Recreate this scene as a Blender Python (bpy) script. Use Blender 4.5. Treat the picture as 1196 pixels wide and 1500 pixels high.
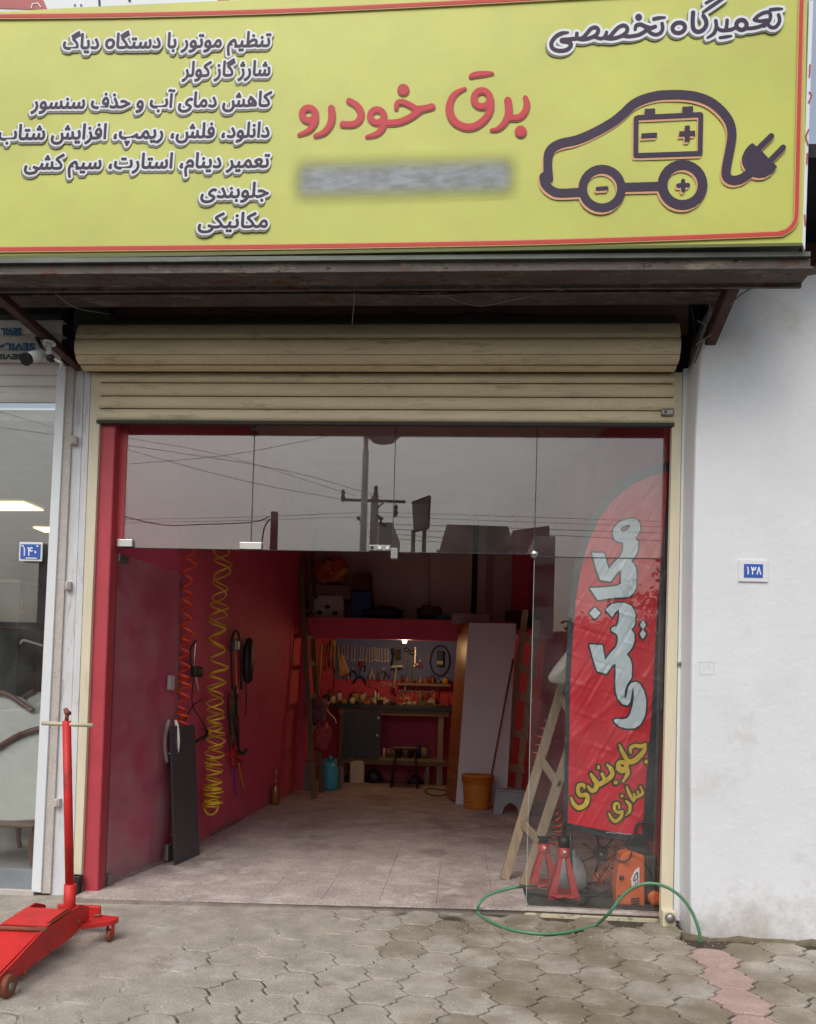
import bpy, math, random, unicodedata
import numpy as np
from mathutils import Vector, Matrix
random.seed(7)
R_ = math.radians
for o in list(bpy.data.objects): bpy.data.objects.remove(o)
SC = bpy.context.scene
COL = SC.collection

# ---------------------------------------------------------------- camera
F, CX, CY = 1150., 598., 985.           # focal length and principal point of the photograph, pixels
YAW, PITCH, ROLL = math.atan(1150/17500.), R_(1.5), R_(1.6)
CAM = Vector((0, -5.4, 1.5))
f0 = Vector((-math.sin(YAW), math.cos(YAW), 0)); r0 = Vector((math.cos(YAW), math.sin(YAW), 0))
FW = f0*math.cos(PITCH)+Vector((0, 0, 1))*math.sin(PITCH)
u1 = -f0*math.sin(PITCH)+Vector((0, 0, 1))*math.cos(PITCH)
RT = r0*math.cos(ROLL)+u1*math.sin(ROLL)
UP = -r0*math.sin(ROLL)+u1*math.cos(ROLL)
cd = bpy.data.cameras.new('camera'); cam = bpy.data.objects.new('camera', cd); COL.objects.link(cam)
cd.sensor_fit = 'VERTICAL'; cd.sensor_height = 36; cd.lens = 36*F/1500; cd.shift_y = (CY-750)/1500
cd.clip_start = .05; cd.clip_end = 2000
M4 = Matrix((RT, UP, -FW)).transposed().to_4x4(); M4.translation = CAM
cam.matrix_world = M4; SC.camera = cam

# ---------------------------------------------------------------- overcast daylight
SUN_EL, SUN_AZ = 52., 200.
W = bpy.data.worlds.new('World'); SC.world = W; W.use_nodes = True
nt = W.node_tree; nt.nodes.clear()
out = nt.nodes.new('ShaderNodeOutputWorld'); bg = nt.nodes.new('ShaderNodeBackground')
sky = nt.nodes.new('ShaderNodeTexSky'); sky.sky_type = 'NISHITA'; sky.sun_disc = False
sky.sun_elevation = R_(SUN_EL); sky.sun_rotation = R_(SUN_AZ); sky.air_density = 1.6; sky.dust_density = 6
hs = nt.nodes.new('ShaderNodeHueSaturation'); hs.inputs['Saturation'].default_value = .52
tc = nt.nodes.new('ShaderNodeTexCoord'); mp = nt.nodes.new('ShaderNodeMapping'); mp.inputs['Scale'].default_value = (1, 1, 2.6)
nz = nt.nodes.new('ShaderNodeTexNoise'); nz.inputs['Scale'].default_value = 2.2; nz.inputs['Detail'].default_value = 5
cr = nt.nodes.new('ShaderNodeValToRGB'); cr.color_ramp.elements[0].position = .3; cr.color_ramp.elements[1].position = .72
cr.color_ramp.elements[0].color = (.80, .83, .88, 1); cr.color_ramp.elements[1].color = (1.08, 1.08, 1.07, 1)
mx = nt.nodes.new('ShaderNodeMix'); mx.data_type = 'RGBA'; mx.blend_type = 'MULTIPLY'; mx.inputs[0].default_value = 1
L = nt.links.new
L(sky.outputs[0], hs.inputs['Color']); L(tc.outputs['Generated'], mp.inputs[0]); L(mp.outputs[0], nz.inputs['Vector'])
L(nz.outputs[0], cr.inputs[0]); L(hs.outputs[0], mx.inputs[6]); L(cr.outputs[0], mx.inputs[7])
L(mx.outputs[2], bg.inputs[0]); L(bg.outputs[0], out.inputs[0])
bg.inputs[1].default_value = .15
sd = bpy.data.lights.new('sun', 'SUN'); sd.energy = .5; sd.angle = R_(35); sd.color = (1, .97, .93)
sun = bpy.data.objects.new('sun', sd); COL.objects.link(sun)
dv = Vector((math.sin(R_(SUN_AZ))*math.cos(R_(SUN_EL)), math.cos(R_(SUN_AZ))*math.cos(R_(SUN_EL)), math.sin(R_(SUN_EL))))
sun.rotation_euler = dv.to_track_quat('Z', 'Y').to_euler(); sun.location = (0, -8, 12)
VS = SC.view_settings; VS.view_transform = 'Standard'; VS.look = 'None'; VS.gamma = 1; VS.use_curve_mapping = False
VS.exposure = 0.32
SC.cycles.max_bounces = 12; SC.cycles.diffuse_bounces = 8; SC.cycles.transparent_max_bounces = 16
SC.cycles.sample_clamp_indirect = 6

# ---------------------------------------------------------------- helpers: rays to places
def ray(x, y): return FW+RT*((x-CX)/F)-UP*((y-CY)/F)
def at(x, y, Y):
    d = ray(x, y); return CAM+d*((Y-CAM.y)/d.y)
def gz(x, y, z=0.):
    d = ray(x, y); return CAM+d*((z-CAM.z)/d.z)
def atx(x, y, X):
    d = ray(x, y); return CAM+d*((X-CAM.x)/d.x)
def atp(x, y, p, n):
    d = ray(x, y); p = Vector(p); n = Vector(n); return CAM+d*((p-CAM).dot(n)/d.dot(n))
def V(*a): return Vector(a)

# ---------------------------------------------------------------- helpers: materials
MATS = {}
def lin(c):
    return tuple(((v/255)/12.92 if v/255 <= .04045 else ((v/255+.055)/1.055)**2.4) for v in c)
def mat(name, col, rough=.6, var=.12, vs=6., bump=.0, bs=40., metal=0., col2=None, c2s=3., c2lo=.5, c2hi=.65, spec=.5, stretch=None, emit=None, coat=0, alpha=None, fine=None):
    if name in MATS: return MATS[name]
    m = bpy.data.materials.new(name); m.use_nodes = True; t = m.node_tree; n = t.nodes; l = t.links.new
    b = n['Principled BSDF']
    b.inputs['Roughness'].default_value = rough; b.inputs['Metallic'].default_value = metal
    b.inputs['Specular IOR Level'].default_value = spec; b.inputs['Coat Weight'].default_value = coat
    g = n.new('ShaderNodeNewGeometry')
    src = g.outputs['Position']
    if stretch:
        mpn = n.new('ShaderNodeMapping'); mpn.inputs['Scale'].default_value = stretch; l(src, mpn.inputs[0]); src = mpn.outputs[0]
    a = n.new('ShaderNodeTexNoise'); a.inputs['Scale'].default_value = vs; a.inputs['Detail'].default_value = 6; a.inputs['Roughness'].default_value = .65; l(src, a.inputs['Vector'])
    r = n.new('ShaderNodeMapRange'); r.inputs[1].default_value = .3; r.inputs[2].default_value = .7; r.inputs[3].default_value = 1-var; r.inputs[4].default_value = 1+var; l(a.outputs[0], r.inputs[0])
    mm = n.new('ShaderNodeMix'); mm.data_type = 'RGBA'; mm.blend_type = 'MULTIPLY'; mm.inputs[0].default_value = 1
    mm.inputs[6].default_value = (*col, 1); l(r.outputs[0], mm.inputs[7]); res = mm.outputs[2]
    if fine:
        f = n.new('ShaderNodeTexNoise'); f.inputs['Scale'].default_value = fine[0]; f.inputs['Detail'].default_value = 3; l(src, f.inputs['Vector'])
        fr = n.new('ShaderNodeMapRange'); fr.inputs[1].default_value = .35; fr.inputs[2].default_value = .65; fr.inputs[3].default_value = 1-fine[1]; fr.inputs[4].default_value = 1+fine[1]; l(f.outputs[0], fr.inputs[0])
        fm = n.new('ShaderNodeMix'); fm.data_type = 'RGBA'; fm.blend_type = 'MULTIPLY'; fm.inputs[0].default_value = 1; l(res, fm.inputs[6]); l(fr.outputs[0], fm.inputs[7]); res = fm.outputs[2]
    if col2:
        for k, (c2, s2, lo, hi) in enumerate([(col2, c2s, c2lo, c2hi)] if not isinstance(col2, list) else col2):
            a2 = n.new('ShaderNodeTexNoise'); a2.inputs['Scale'].default_value = s2; a2.inputs['Detail'].default_value = 8; a2.inputs['Roughness'].default_value = .7
            ad = n.new('ShaderNodeVectorMath'); ad.inputs[1].default_value = (3.1+k, 7.7*k, 1.3); l(src, ad.inputs[0]); l(ad.outputs[0], a2.inputs['Vector'])
            r2 = n.new('ShaderNodeMapRange'); r2.inputs[1].default_value = lo; r2.inputs[2].default_value = hi; l(a2.outputs[0], r2.inputs[0])
            m2 = n.new('ShaderNodeMix'); m2.data_type = 'RGBA'; l(r2.outputs[0], m2.inputs[0]); l(res, m2.inputs[6]); m2.inputs[7].default_value = (*c2, 1); res = m2.outputs[2]
    l(res, b.inputs['Base Color'])
    if bump:
        a3 = n.new('ShaderNodeTexNoise'); a3.inputs['Scale'].default_value = bs; a3.inputs['Detail'].default_value = 5; l(src, a3.inputs['Vector'])
        bp = n.new('ShaderNodeBump'); bp.inputs['Strength'].default_value = min(1, bump); bp.inputs['Distance'].default_value = .01; l(a3.outputs[0], bp.inputs['Height']); l(bp.outputs[0], b.inputs['Normal'])
    if emit:
        b.inputs['Emission Color'].default_value = (*emit[0], 1); b.inputs['Emission Strength'].default_value = emit[1]
    if alpha is not None: b.inputs['Alpha'].default_value = alpha
    MATS[name] = m; return m
def glass_mat(name, tint=(.96, .97, .97), ior=1.9, dust=.03):
    m = bpy.data.materials.new(name); m.use_nodes = True; t = m.node_tree; n = t.nodes; l = t.links.new; n.clear()
    o = n.new('ShaderNodeOutputMaterial'); tr = n.new('ShaderNodeBsdfTransparent'); tr.inputs[0].default_value = (*tint, 1)
    gl = n.new('ShaderNodeBsdfGlossy'); gl.inputs['Roughness'].default_value = .0; fr = n.new('ShaderNodeFresnel'); fr.inputs[0].default_value = ior
    # Fresnel is evaluated as for the outer side on both faces of the pane
    g = n.new('ShaderNodeNewGeometry'); 
    dt = n.new('ShaderNodeVectorMath'); dt.operation = 'DOT_PRODUCT'; l(g.outputs['Incoming'], dt.inputs[0]); l(g.outputs['Normal'], dt.inputs[1])
    ab = n.new('ShaderNodeMath'); ab.operation = 'ABSOLUTE'; l(dt.outputs['Value'], ab.inputs[0])
    om = n.new('ShaderNodeMath'); om.operation = 'SUBTRACT'; om.inputs[0].default_value = 1; l(ab.outputs[0], om.inputs[1])
    pw = n.new('ShaderNodeMath'); pw.operation = 'POWER'; pw.inputs[1].default_value = 5; l(om.outputs[0], pw.inputs[0])
    r0v = ((ior-1)/(ior+1))**2
    ma = n.new('ShaderNodeMath'); ma.operation = 'MULTIPLY_ADD'; ma.inputs[1].default_value = 1-r0v; ma.inputs[2].default_value = r0v; l(pw.outputs[0], ma.inputs[0])
    mi = n.new('ShaderNodeMixShader'); l(ma.outputs[0], mi.inputs[0]); l(tr.outputs[0], mi.inputs[1]); l(gl.outputs[0], mi.inputs[2])
    df = n.new('ShaderNodeBsdfDiffuse'); df.inputs[0].default_value = (.6, .58, .56, 1)
    nz = n.new('ShaderNodeTexNoise'); nz.inputs['Scale'].default_value = 3; nz.inputs['Detail'].default_value = 6; l(g.outputs['Position'], nz.inputs['Vector'])
    mr = n.new('ShaderNodeMapRange'); mr.inputs[1].default_value = .4; mr.inputs[2].default_value = .8; mr.inputs[3].default_value = dust*.3; mr.inputs[4].default_value = dust*2; l(nz.outputs[0], mr.inputs[0])
    m2 = n.new('ShaderNodeMixShader'); l(mr.outputs[0], m2.inputs[0]); l(mi.outputs[0], m2.inputs[1]); l(df.outputs[0], m2.inputs[2]); l(m2.outputs[0], o.inputs[0])
    MATS[name] = m; return m

# ---------------------------------------------------------------- helpers: meshes
class MB:
    def __init__(s): s.v = []; s.f = []; s.sm = []
    def add(s, vs, fs, smooth=False):
        b = len(s.v); s.v += [Vector(q) for q in vs]; s.f += [tuple(b+i for i in f) for f in fs]; s.sm += [smooth]*len(fs); return s
    def box(s, a, b):
        x0, x1 = sorted((a[0], b[0])); y0, y1 = sorted((a[1], b[1])); z0, z1 = sorted((a[2], b[2]))
        return s.add([(x0, y0, z0), (x1, y0, z0), (x1, y1, z0), (x0, y1, z0), (x0, y0, z1), (x1, y0, z1), (x1, y1, z1), (x0, y1, z1)],
                     [(0, 3, 2, 1), (4, 5, 6, 7), (0, 1, 5, 4), (1, 2, 6, 5), (2, 3, 7, 6), (3, 0, 4, 7)])
    def bar(s, p, q, w, h, up=(0, 0, 1)):
        p = Vector(p); q = Vector(q); d = (q-p).normalized(); u = Vector(up)
        sd_ = d.cross(u)
        if sd_.length < 1e-4: sd_ = d.cross(Vector((0, 1, 0)))
        sd_.normalize(); u = sd_.cross(d).normalized(); a = sd_*w/2; b = u*h/2
        return s.add([p-a-b, p+a-b, p+a+b, p-a+b, q-a-b, q+a-b, q+a+b, q-a+b], [(0, 1, 2, 3), (7, 6, 5, 4), (0, 4, 5, 1), (1, 5, 6, 2), (2, 6, 7, 3), (3, 7, 4, 0)])
    def tube(s, pts, r, n=8, cap=True):
        pts = [Vector(p) for p in pts]; N = len(pts); rs = r if isinstance(r, (list, tuple)) else [r]*N
        T = [((pts[min(i+1, N-1)]-pts[max(i-1, 0)])).normalized() for i in range(N)]
        u = T[0].orthogonal().normalized(); vs = []
        for i in range(N):
            u = (u-T[i]*u.dot(T[i])); u = u.normalized() if u.length > 1e-6 else T[i].orthogonal().normalized(); w = T[i].cross(u)
            for k in range(n):
                a = 2*math.pi*k/n; vs.append(pts[i]+(u*math.cos(a)+w*math.sin(a))*rs[i])
        fs = [(i*n+k, i*n+(k+1) % n, (i+1)*n+(k+1) % n, (i+1)*n+k) for i in range(N-1) for k in range(n)]
        s.add(vs, fs, True)
        if cap:
            b = len(s.v)-len(vs); s.f += [tuple(b+k for k in reversed(range(n))), tuple(b+(N-1)*n+k for k in range(n))]; s.sm += [False]*2
        return s
    def lathe(s, prof, c=(0, 0, 0), n=20, axis='z', sx=1, sy=1):
        c = Vector(c); vs = []
        for (r, h) in prof:
            for k in range(n):
                a = 2*math.pi*k/n; x, y = r*math.cos(a)*sx, r*math.sin(a)*sy
                vs.append(c+(Vector((x, y, h)) if axis == 'z' else Vector((h, x, y)) if axis == 'x' else Vector((x, h, y))))
        N = len(prof); fl = axis == 'y'
        fs = [(i*n+k, i*n+(k+1) % n, (i+1)*n+(k+1) % n, (i+1)*n+k) for i in range(N-1) for k in range(n)]
        if fl: fs = [tuple(reversed(f)) for f in fs]
        s.add(vs, fs, True); b = len(s.v)-len(vs)
        for (row, rev) in ((0, True), (N-1, False)):
            if prof[row][0] > 1e-5:
                q = [b+row*n+k for k in range(n)]
                if rev != fl: q.reverse()
                s.f.append(tuple(q)); s.sm.append(False)
        return s
    def prism(s, pts, d):
        """closed outline (3-D points in one plane) pushed along d"""
        pts = [Vector(p) for p in pts]; d = Vector(d); n = len(pts)
        nn = Vector((0, 0, 0))
        for i in range(n): nn += pts[i].cross(pts[(i+1) % n])
        if nn.dot(d) > 0: pts.reverse()
        s.add(pts+[p+d for p in pts], [tuple(range(n)), tuple(reversed(range(n, 2*n)))]+[(i, i+n, (i+1) % n+n, (i+1) % n) for i in range(n)])
        return s
    def rot(s, ang, c=(0, 0, 0), axis='Z'):
        m = Matrix.Translation(c) @ Matrix.Rotation(ang, 4, axis) @ Matrix.Translation(-Vector(c)); s.v = [m @ v for v in s.v]; return s
    def move(s, d): d = Vector(d); s.v = [v+d for v in s.v]; return s
def wloc(o):
    p = Vector((0, 0, 0))
    while o: p += o.location; o = o.parent
    return p
def obj(name, mb, m, parent=None, bev=0, seg=2, base=None):
    me = bpy.data.meshes.new(name)
    if parent is None:
        if base is None:
            xs = [v.x for v in mb.v]; ys = [v.y for v in mb.v]; zs = [v.z for v in mb.v]
            base = Vector(((min(xs)+max(xs))/2, (min(ys)+max(ys))/2, min(zs)))
        off = Vector(base)
    else: off = wloc(parent)
    me.from_pydata([tuple(v-off) for v in mb.v], [], mb.f); me.update()
    me.polygons.foreach_set('use_smooth', mb.sm)
    me.materials.append(m)
    o = bpy.data.objects.new(name, me); COL.objects.link(o)
    if parent is None: o.location = off
    else: o.parent = parent
    if bev:
        md = o.modifiers.new('bevel', 'BEVEL'); md.width = bev; md.segments = seg; md.limit_method = 'ANGLE'; md.angle_limit = R_(40)
    return o
def tag(o, label=None, cat=None, group=None, kind=None):
    if label: o['label'] = label
    if cat: o['category'] = cat
    if group: o['group'] = group
    if kind: o['kind'] = kind
    return o
def thing(name, loc, label, cat, group=None):
    o = bpy.data.objects.new(name, None); o.empty_display_size = .1; COL.objects.link(o); o.location = Vector(loc); return tag(o, label, cat, group)
def struct(name, mb, m, parent=None, **k):
    o = obj(name, mb, m, parent, **k)
    if parent is None: o['kind'] = 'structure'
    return o
def B(a, b): return MB().box(a, b)
def smooth(pts, n=6):
    P = [np.array(p, float) for p in pts]
    if len(P) < 3: return [tuple(p) for p in P]
    Q = [2*P[0]-P[1]]+P+[2*P[-1]-P[-2]]; o = []
    for i in range(1, len(Q)-2):
        for k in range(n):
            t = k/n; a, b, c, d = Q[i-1:i+3]
            o.append(tuple(.5*((2*b)+(c-a)*t+(2*a-5*b+4*c-d)*t*t+(3*b-a-3*c+d)*t**3)))
    o.append(tuple(P[-1])); return o

# ---------------------------------------------------------------- helpers: print (letters and marks cut out as thin sheets)
class Field:
    """union of strokes, outlines and glyph triangles as a distance field over a grid of drawing units"""
    def __init__(s, step=.8): s.seg = []; s.pol = []; s.tri = []; s.edg = []; s.step = step
    def stroke(s, pts, w, o=(0, 0), k=1., sm=True):
        ws = list(w) if isinstance(w, (list, tuple)) else [w]*len(pts)
        q = [(p[0]/k+o[0], p[1]/k+o[1], ww/k/2) for p, ww in zip(pts, ws)]
        if sm: q = smooth(q, 5)
        if len(q) == 1: q = q*2
        for a, b in zip(q[:-1], q[1:]): s.seg.append((*a, *b))
        return s
    def dot(s, p, r, o=(0, 0), k=1.): return s.stroke([p], r*2, o, k, False)
    def ring(s, c, rx, ry, w, o=(0, 0), k=1., tilt=0):
        pts = []
        for i in range(25):
            a = 2*math.pi*i/24; x, y = rx*math.cos(a), ry*math.sin(a); pts.append((c[0]+x*math.cos(tilt)-y*math.sin(tilt), c[1]+x*math.sin(tilt)+y*math.cos(tilt)))
        return s.stroke(pts, w, o, k, False)
    def poly(s, loops, o=(0, 0), k=1.):
        s.pol.append([np.array([(p[0]/k+o[0], p[1]/k+o[1]) for p in lp]) for lp in loops]); return s
    def run(s, pad=6):
        P = []
        for q in s.seg: P += [(q[0]-q[2], q[1]-q[2]), (q[0]+q[2], q[1]+q[2]), (q[3]-q[5], q[4]-q[5]), (q[3]+q[5], q[4]+q[5])]
        for lp in s.pol:
            for l_ in lp: P += [tuple(x) for x in l_]
        for t in s.tri: P += [tuple(x) for x in t]
        P = np.array(P); lo = P.min(0)-pad; hi = P.max(0)+pad; st = s.step
        nx = int((hi[0]-lo[0])/st)+2; ny = int((hi[1]-lo[1])/st)+2
        xs = lo[0]+np.arange(nx)*st; ys = lo[1]+np.arange(ny)*st; X, Y = np.meshgrid(xs, ys); D = np.full(X.shape, 1e3)
        def segd(x0, y0, x1, y1, XX, YY):
            dx, dy = x1-x0, y1-y0; L2 = dx*dx+dy*dy
            t = np.clip(((XX-x0)*dx+(YY-y0)*dy)/L2, 0, 1) if L2 > 1e-12 else np.zeros_like(XX)
            return np.hypot(XX-x0-t*dx, YY-y0-t*dy), t
        def win(xa, ya, xb, yb, m):
            return (max(0, int((min(xa, xb)-m-lo[0])/st)), min(nx, int((max(xa, xb)+m-lo[0])/st)+2), max(0, int((min(ya, yb)-m-lo[1])/st)), min(ny, int((max(ya, yb)+m-lo[1])/st)+2))
        for (x0, y0, w0, x1, y1, w1) in s.seg:
            i0, i1, j0, j1 = win(x0, y0, x1, y1, max(w0, w1)+pad)
            d, t = segd(x0, y0, x1, y1, X[j0:j1, i0:i1], Y[j0:j1, i0:i1]); D[j0:j1, i0:i1] = np.minimum(D[j0:j1, i0:i1], d-(w0+(w1-w0)*t))
        for loops in s.pol:
            ins = np.zeros(X.shape, bool); dd = np.full(X.shape, 1e3)
            for l_ in loops:
                for a, b in zip(l_, np.roll(l_, -1, 0)):
                    c = ((a[1] > Y) != (b[1] > Y)); den = b[1]-a[1] if abs(b[1]-a[1]) > 1e-9 else 1e-9
                    ins ^= c & (X < (b[0]-a[0])*(Y-a[1])/den+a[0]); dd = np.minimum(dd, segd(a[0], a[1], b[0], b[1], X, Y)[0])
            D = np.minimum(D, np.where(ins, -dd, dd))
        if s.tri:
            ins = np.zeros(X.shape, bool); dd = np.full(X.shape, 1e3)
            for (a, b, c) in s.tri:
                i0 = max(0, int((min(a[0], b[0], c[0])-lo[0])/st)); i1 = int((max(a[0], b[0], c[0])-lo[0])/st)+2
                j0 = max(0, int((min(a[1], b[1], c[1])-lo[1])/st)); j1 = int((max(a[1], b[1], c[1])-lo[1])/st)+2
                XX = X[j0:j1, i0:i1]; YY = Y[j0:j1, i0:i1]
                e = lambda p, q: (q[0]-p[0])*(YY-p[1])-(q[1]-p[1])*(XX-p[0])
                e1, e2, e3 = e(a, b), e(b, c), e(c, a); ins[j0:j1, i0:i1] |= ((e1 >= 0) & (e2 >= 0) & (e3 >= 0)) | ((e1 <= 0) & (e2 <= 0) & (e3 <= 0))
            for (a, b) in s.edg:
                i0, i1, j0, j1 = win(a[0], a[1], b[0], b[1], pad)
                dd[j0:j1, i0:i1] = np.minimum(dd[j0:j1, i0:i1], segd(a[0], a[1], b[0], b[1], X[j0:j1, i0:i1], Y[j0:j1, i0:i1])[0])
            D = np.minimum(D, np.where(ins, -dd, dd))
        s.D = D; s.lo = lo; return s
    def mesh(s, level, fn, merge=True):
        """sheet where the field is below level; fn maps drawing units to a place"""
        D = s.D-level; st = s.step; lo = s.lo; ny, nx = D.shape; mb = MB(); cache = {}
        def vert(x, y):
            k = (round(x, 4), round(y, 4))
            if k not in cache: cache[k] = len(mb.v); mb.v.append(fn(lo[0]+x*st, lo[1]+y*st))
            return cache[k]
        ins = D < 0; full = ins[:-1, :-1] & ins[1:, :-1] & ins[:-1, 1:] & ins[1:, 1:]
        anyc = (ins[:-1, :-1] | ins[1:, :-1] | ins[:-1, 1:] | ins[1:, 1:])
        for j in range(ny-1):
            i = 0; row = np.nonzero(anyc[j])[0]; done = -1
            for i in row:
                if i <= done: continue
                if full[j, i]:
                    e = i
                    while merge and e+1 < nx-1 and full[j, e+1]: e += 1
                    mb.f.append((vert(i, j), vert(i, j+1), vert(e+1, j+1), vert(e+1, j))); mb.sm.append(False); done = e
                else:
                    cs = [(i, j), (i, j+1), (i+1, j+1), (i+1, j)]; q = []
                    for a in range(4):
                        c0, c1 = cs[a], cs[(a+1) % 4]; d0, d1 = D[c0[1], c0[0]], D[c1[1], c1[0]]
                        if d0 < 0: q.append(vert(*c0))
                        if (d0 < 0) != (d1 < 0):
                            t = d0/(d0-d1); t = min(max(t, .02), .98); q.append(vert(c0[0]+(c1[0]-c0[0])*t, c0[1]+(c1[1]-c0[1])*t))
                    if len(q) >= 3: mb.f.append(tuple(q)); mb.sm.append(False)
        return mb
FORMS = {'ی': 'FARSI YEH', 'ک': 'KEHEH', 'گ': 'GAF', 'ژ': 'JEH', 'پ': 'PEH'}
NOJOIN = set('ادذرزژوآ')
def shape_fa(t):
    o = []
    for i, ch in enumerate(t):
        if ch in ' ،' or not ch.isalpha(): o.append(ch); continue
        nm = 'ARABIC LETTER '+FORMS[ch] if ch in FORMS else unicodedata.name(ch)
        prev = i > 0 and t[i-1].isalpha() and t[i-1] not in NOJOIN
        nxt = i+1 < len(t) and t[i+1].isalpha() and ch not in NOJOIN
        if ch == 'ه' and not prev and not nxt: o.append('o'); continue
        fm = ('MEDIAL' if prev and nxt else 'FINAL' if prev else 'INITIAL' if nxt else 'ISOLATED')
        o.append(unicodedata.lookup(f'{nm} {fm} FORM'))
    return ''.join(reversed(o))
def glyphs(fld, text, x0, x1, yb, em, slope=0., rot=False, space=1., shear=0.):
    """letters of the built-in font fitted between x0 and x1 (units of the field, y down), base line yb"""
    c = bpy.data.curves.new('t', 'FONT'); c.body = text; c.resolution_u = 3; c.space_word = space; o = bpy.data.objects.new('t', c); COL.objects.link(o); bpy.context.view_layer.update()
    e = o.evaluated_get(bpy.context.evaluated_depsgraph_get()); me = e.to_mesh(); me.calc_loop_triangles()
    P = np.array([v.co[:2] for v in me.vertices]); T = [tuple(t.vertices) for t in me.loop_triangles]
    cnt = {}
    for p in me.polygons:
        for k in p.edge_keys: cnt[k] = cnt.get(k, 0)+1
    E_ = [k for k, n_ in cnt.items() if n_ == 1]
    e.to_mesh_clear(); bpy.data.objects.remove(o); bpy.data.curves.remove(c)
    a, b = P[:, 0].min(), P[:, 0].max(); u = (P[:, 0]-a)/(b-a)
    if rot: X = x1-u*(x1-x0); Y = yb+P[:, 1]*em
    else: X = x0+u*(x1-x0); Y = yb-P[:, 1]*em+slope*(X-x1); X = X+P[:, 1]*em*shear
    Q = np.stack([X, Y], 1)
    fld.tri += [(Q[i], Q[j], Q[k]) for i, j, k in T]; fld.edg += [(Q[i], Q[j]) for i, j in E_]
    return fld

# ================================================================ materials
RED = mat('red_wall_paint', (.62, .085, .15), .6, .10, 2.5, .25, 30, col2=[((.51, .06, .11), 1.3, .5, .75), ((.66, .36, .36), 14, .69, .73)], spec=.25)
WHITEWALL = mat('white_wall_paint', (.655, .675, .705), .75, .05, 1.5, .35, 22, col2=[((.50, .48, .43), 1.7, .60, .80), ((.30, .27, .24), 9, .69, .73), ((.42, .40, .37), 26, .70, .74)])
CONC = mat('concrete_paver', (.305, .272, .232), .85, .25, 5, .5, 60, col2=[((.20, .165, .12), 2.3, .60, .72), ((.40, .375, .345), 3.2, .56, .70), ((.12, .10, .08), 8, .68, .75)], fine=(120, .22))
CONCB = mat('brown_damp_paver', (.25, .22, .175), .8, .22, 5, .5, 60, col2=[((.18, .15, .105), 2.3, .48, .68), ((.36, .33, .29), 4.2, .55, .70)], fine=(120, .22))
CONCP = mat('pink_paver', (.34, .24, .215), .85, .16, 5, .5, 60, col2=[((.25, .19, .15), 2.5, .55, .72), ((.40, .33, .30), 5, .6, .75)], fine=(120, .2))
JOINT = mat('joint_dirt', (.050, .040, .028), .95, .3, 12, .6, 80, fine=(90, .3))
_m = JOINT; _t = _m.node_tree; _b = _t.nodes['Principled BSDF']; _g = _t.nodes.new('ShaderNodeNewGeometry'); _s = _t.nodes.new('ShaderNodeSeparateXYZ'); _r = _t.nodes.new('ShaderNodeMapRange')
_r.inputs[1].default_value = -.009; _r.inputs[2].default_value = -.002; _x = _t.nodes.new('ShaderNodeMix'); _x.data_type = 'RGBA'
_t.links.new(_g.outputs['Position'], _s.inputs[0]); _t.links.new(_s.outputs[2], _r.inputs[0]); _t.links.new(_r.outputs[0], _x.inputs[0])
_old = _b.inputs['Base Color'].links[0].from_socket; _n = _t.nodes.new('ShaderNodeTexNoise'); _n.inputs['Scale'].default_value = 5; _n.inputs['Detail'].default_value = 8; _t.links.new(_g.outputs['Position'], _n.inputs['Vector'])
_c = _t.nodes.new('ShaderNodeValToRGB'); _c.color_ramp.elements[0].position = .35; _c.color_ramp.elements[0].color = (.26, .23, .20, 1); _c.color_ramp.elements[1].position = .65; _c.color_ramp.elements[1].color = (.36, .325, .285, 1)
_t.links.new(_n.outputs[0], _c.inputs[0]); _t.links.new(_old, _x.inputs[6]); _t.links.new(_c.outputs[0], _x.inputs[7]); _t.links.new(_x.outputs[2], _b.inputs['Base Color'])
GRND = mat('ground_dirt', (.22, .20, .175), .95, .2, 1, .4, 30)
ASPH = mat('asphalt', (.06, .06, .062), .9, .2, 2, .5, 60)
TERR = mat('interior_tile', (.40, .34, .315), .6, .22, 3, .2, 60, col2=[((.22, .165, .145), 1.1, .50, .68), ((.54, .49, .46), 4, .52, .66), ((.10, .08, .07), 7.5, .66, .72)], fine=(85, .30))
TJ = mat('tile_joint', (.25, .205, .185), .9, .2, 10)
def low_dirt(m, z1, col, amt=.8, sc=3.5):
    t = m.node_tree; b = t.nodes['Principled BSDF']; old = b.inputs['Base Color'].links[0].from_socket; n = t.nodes; l = t.links.new
    g = n.new('ShaderNodeNewGeometry'); sp_ = n.new('ShaderNodeSeparateXYZ'); l(g.outputs['Position'], sp_.inputs[0])
    no = n.new('ShaderNodeTexNoise'); no.inputs['Scale'].default_value = sc; no.inputs['Detail'].default_value = 9; no.inputs['Roughness'].default_value = .72; l(g.outputs['Position'], no.inputs['Vector'])
    mr = n.new('ShaderNodeMapRange'); mr.inputs[1].default_value = 0; mr.inputs[2].default_value = z1; mr.inputs[3].default_value = .30; mr.inputs[4].default_value = -.12; l(sp_.outputs[2], mr.inputs[0])
    ad = n.new('ShaderNodeMath'); ad.operation = 'ADD'; l(no.outputs[0], ad.inputs[0]); l(mr.outputs[0], ad.inputs[1])
    m2_ = n.new('ShaderNodeMapRange'); m2_.inputs[1].default_value = .60; m2_.inputs[2].default_value = .86; m2_.inputs[4].default_value = amt; l(ad.outputs[0], m2_.inputs[0])
    mx_ = n.new('ShaderNodeMix'); mx_.data_type = 'RGBA'; l(m2_.outputs[0], mx_.inputs[0]); l(old, mx_.inputs[6]); mx_.inputs[7].default_value = (*col, 1); l(mx_.outputs[2], b.inputs['Base Color'])
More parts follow.
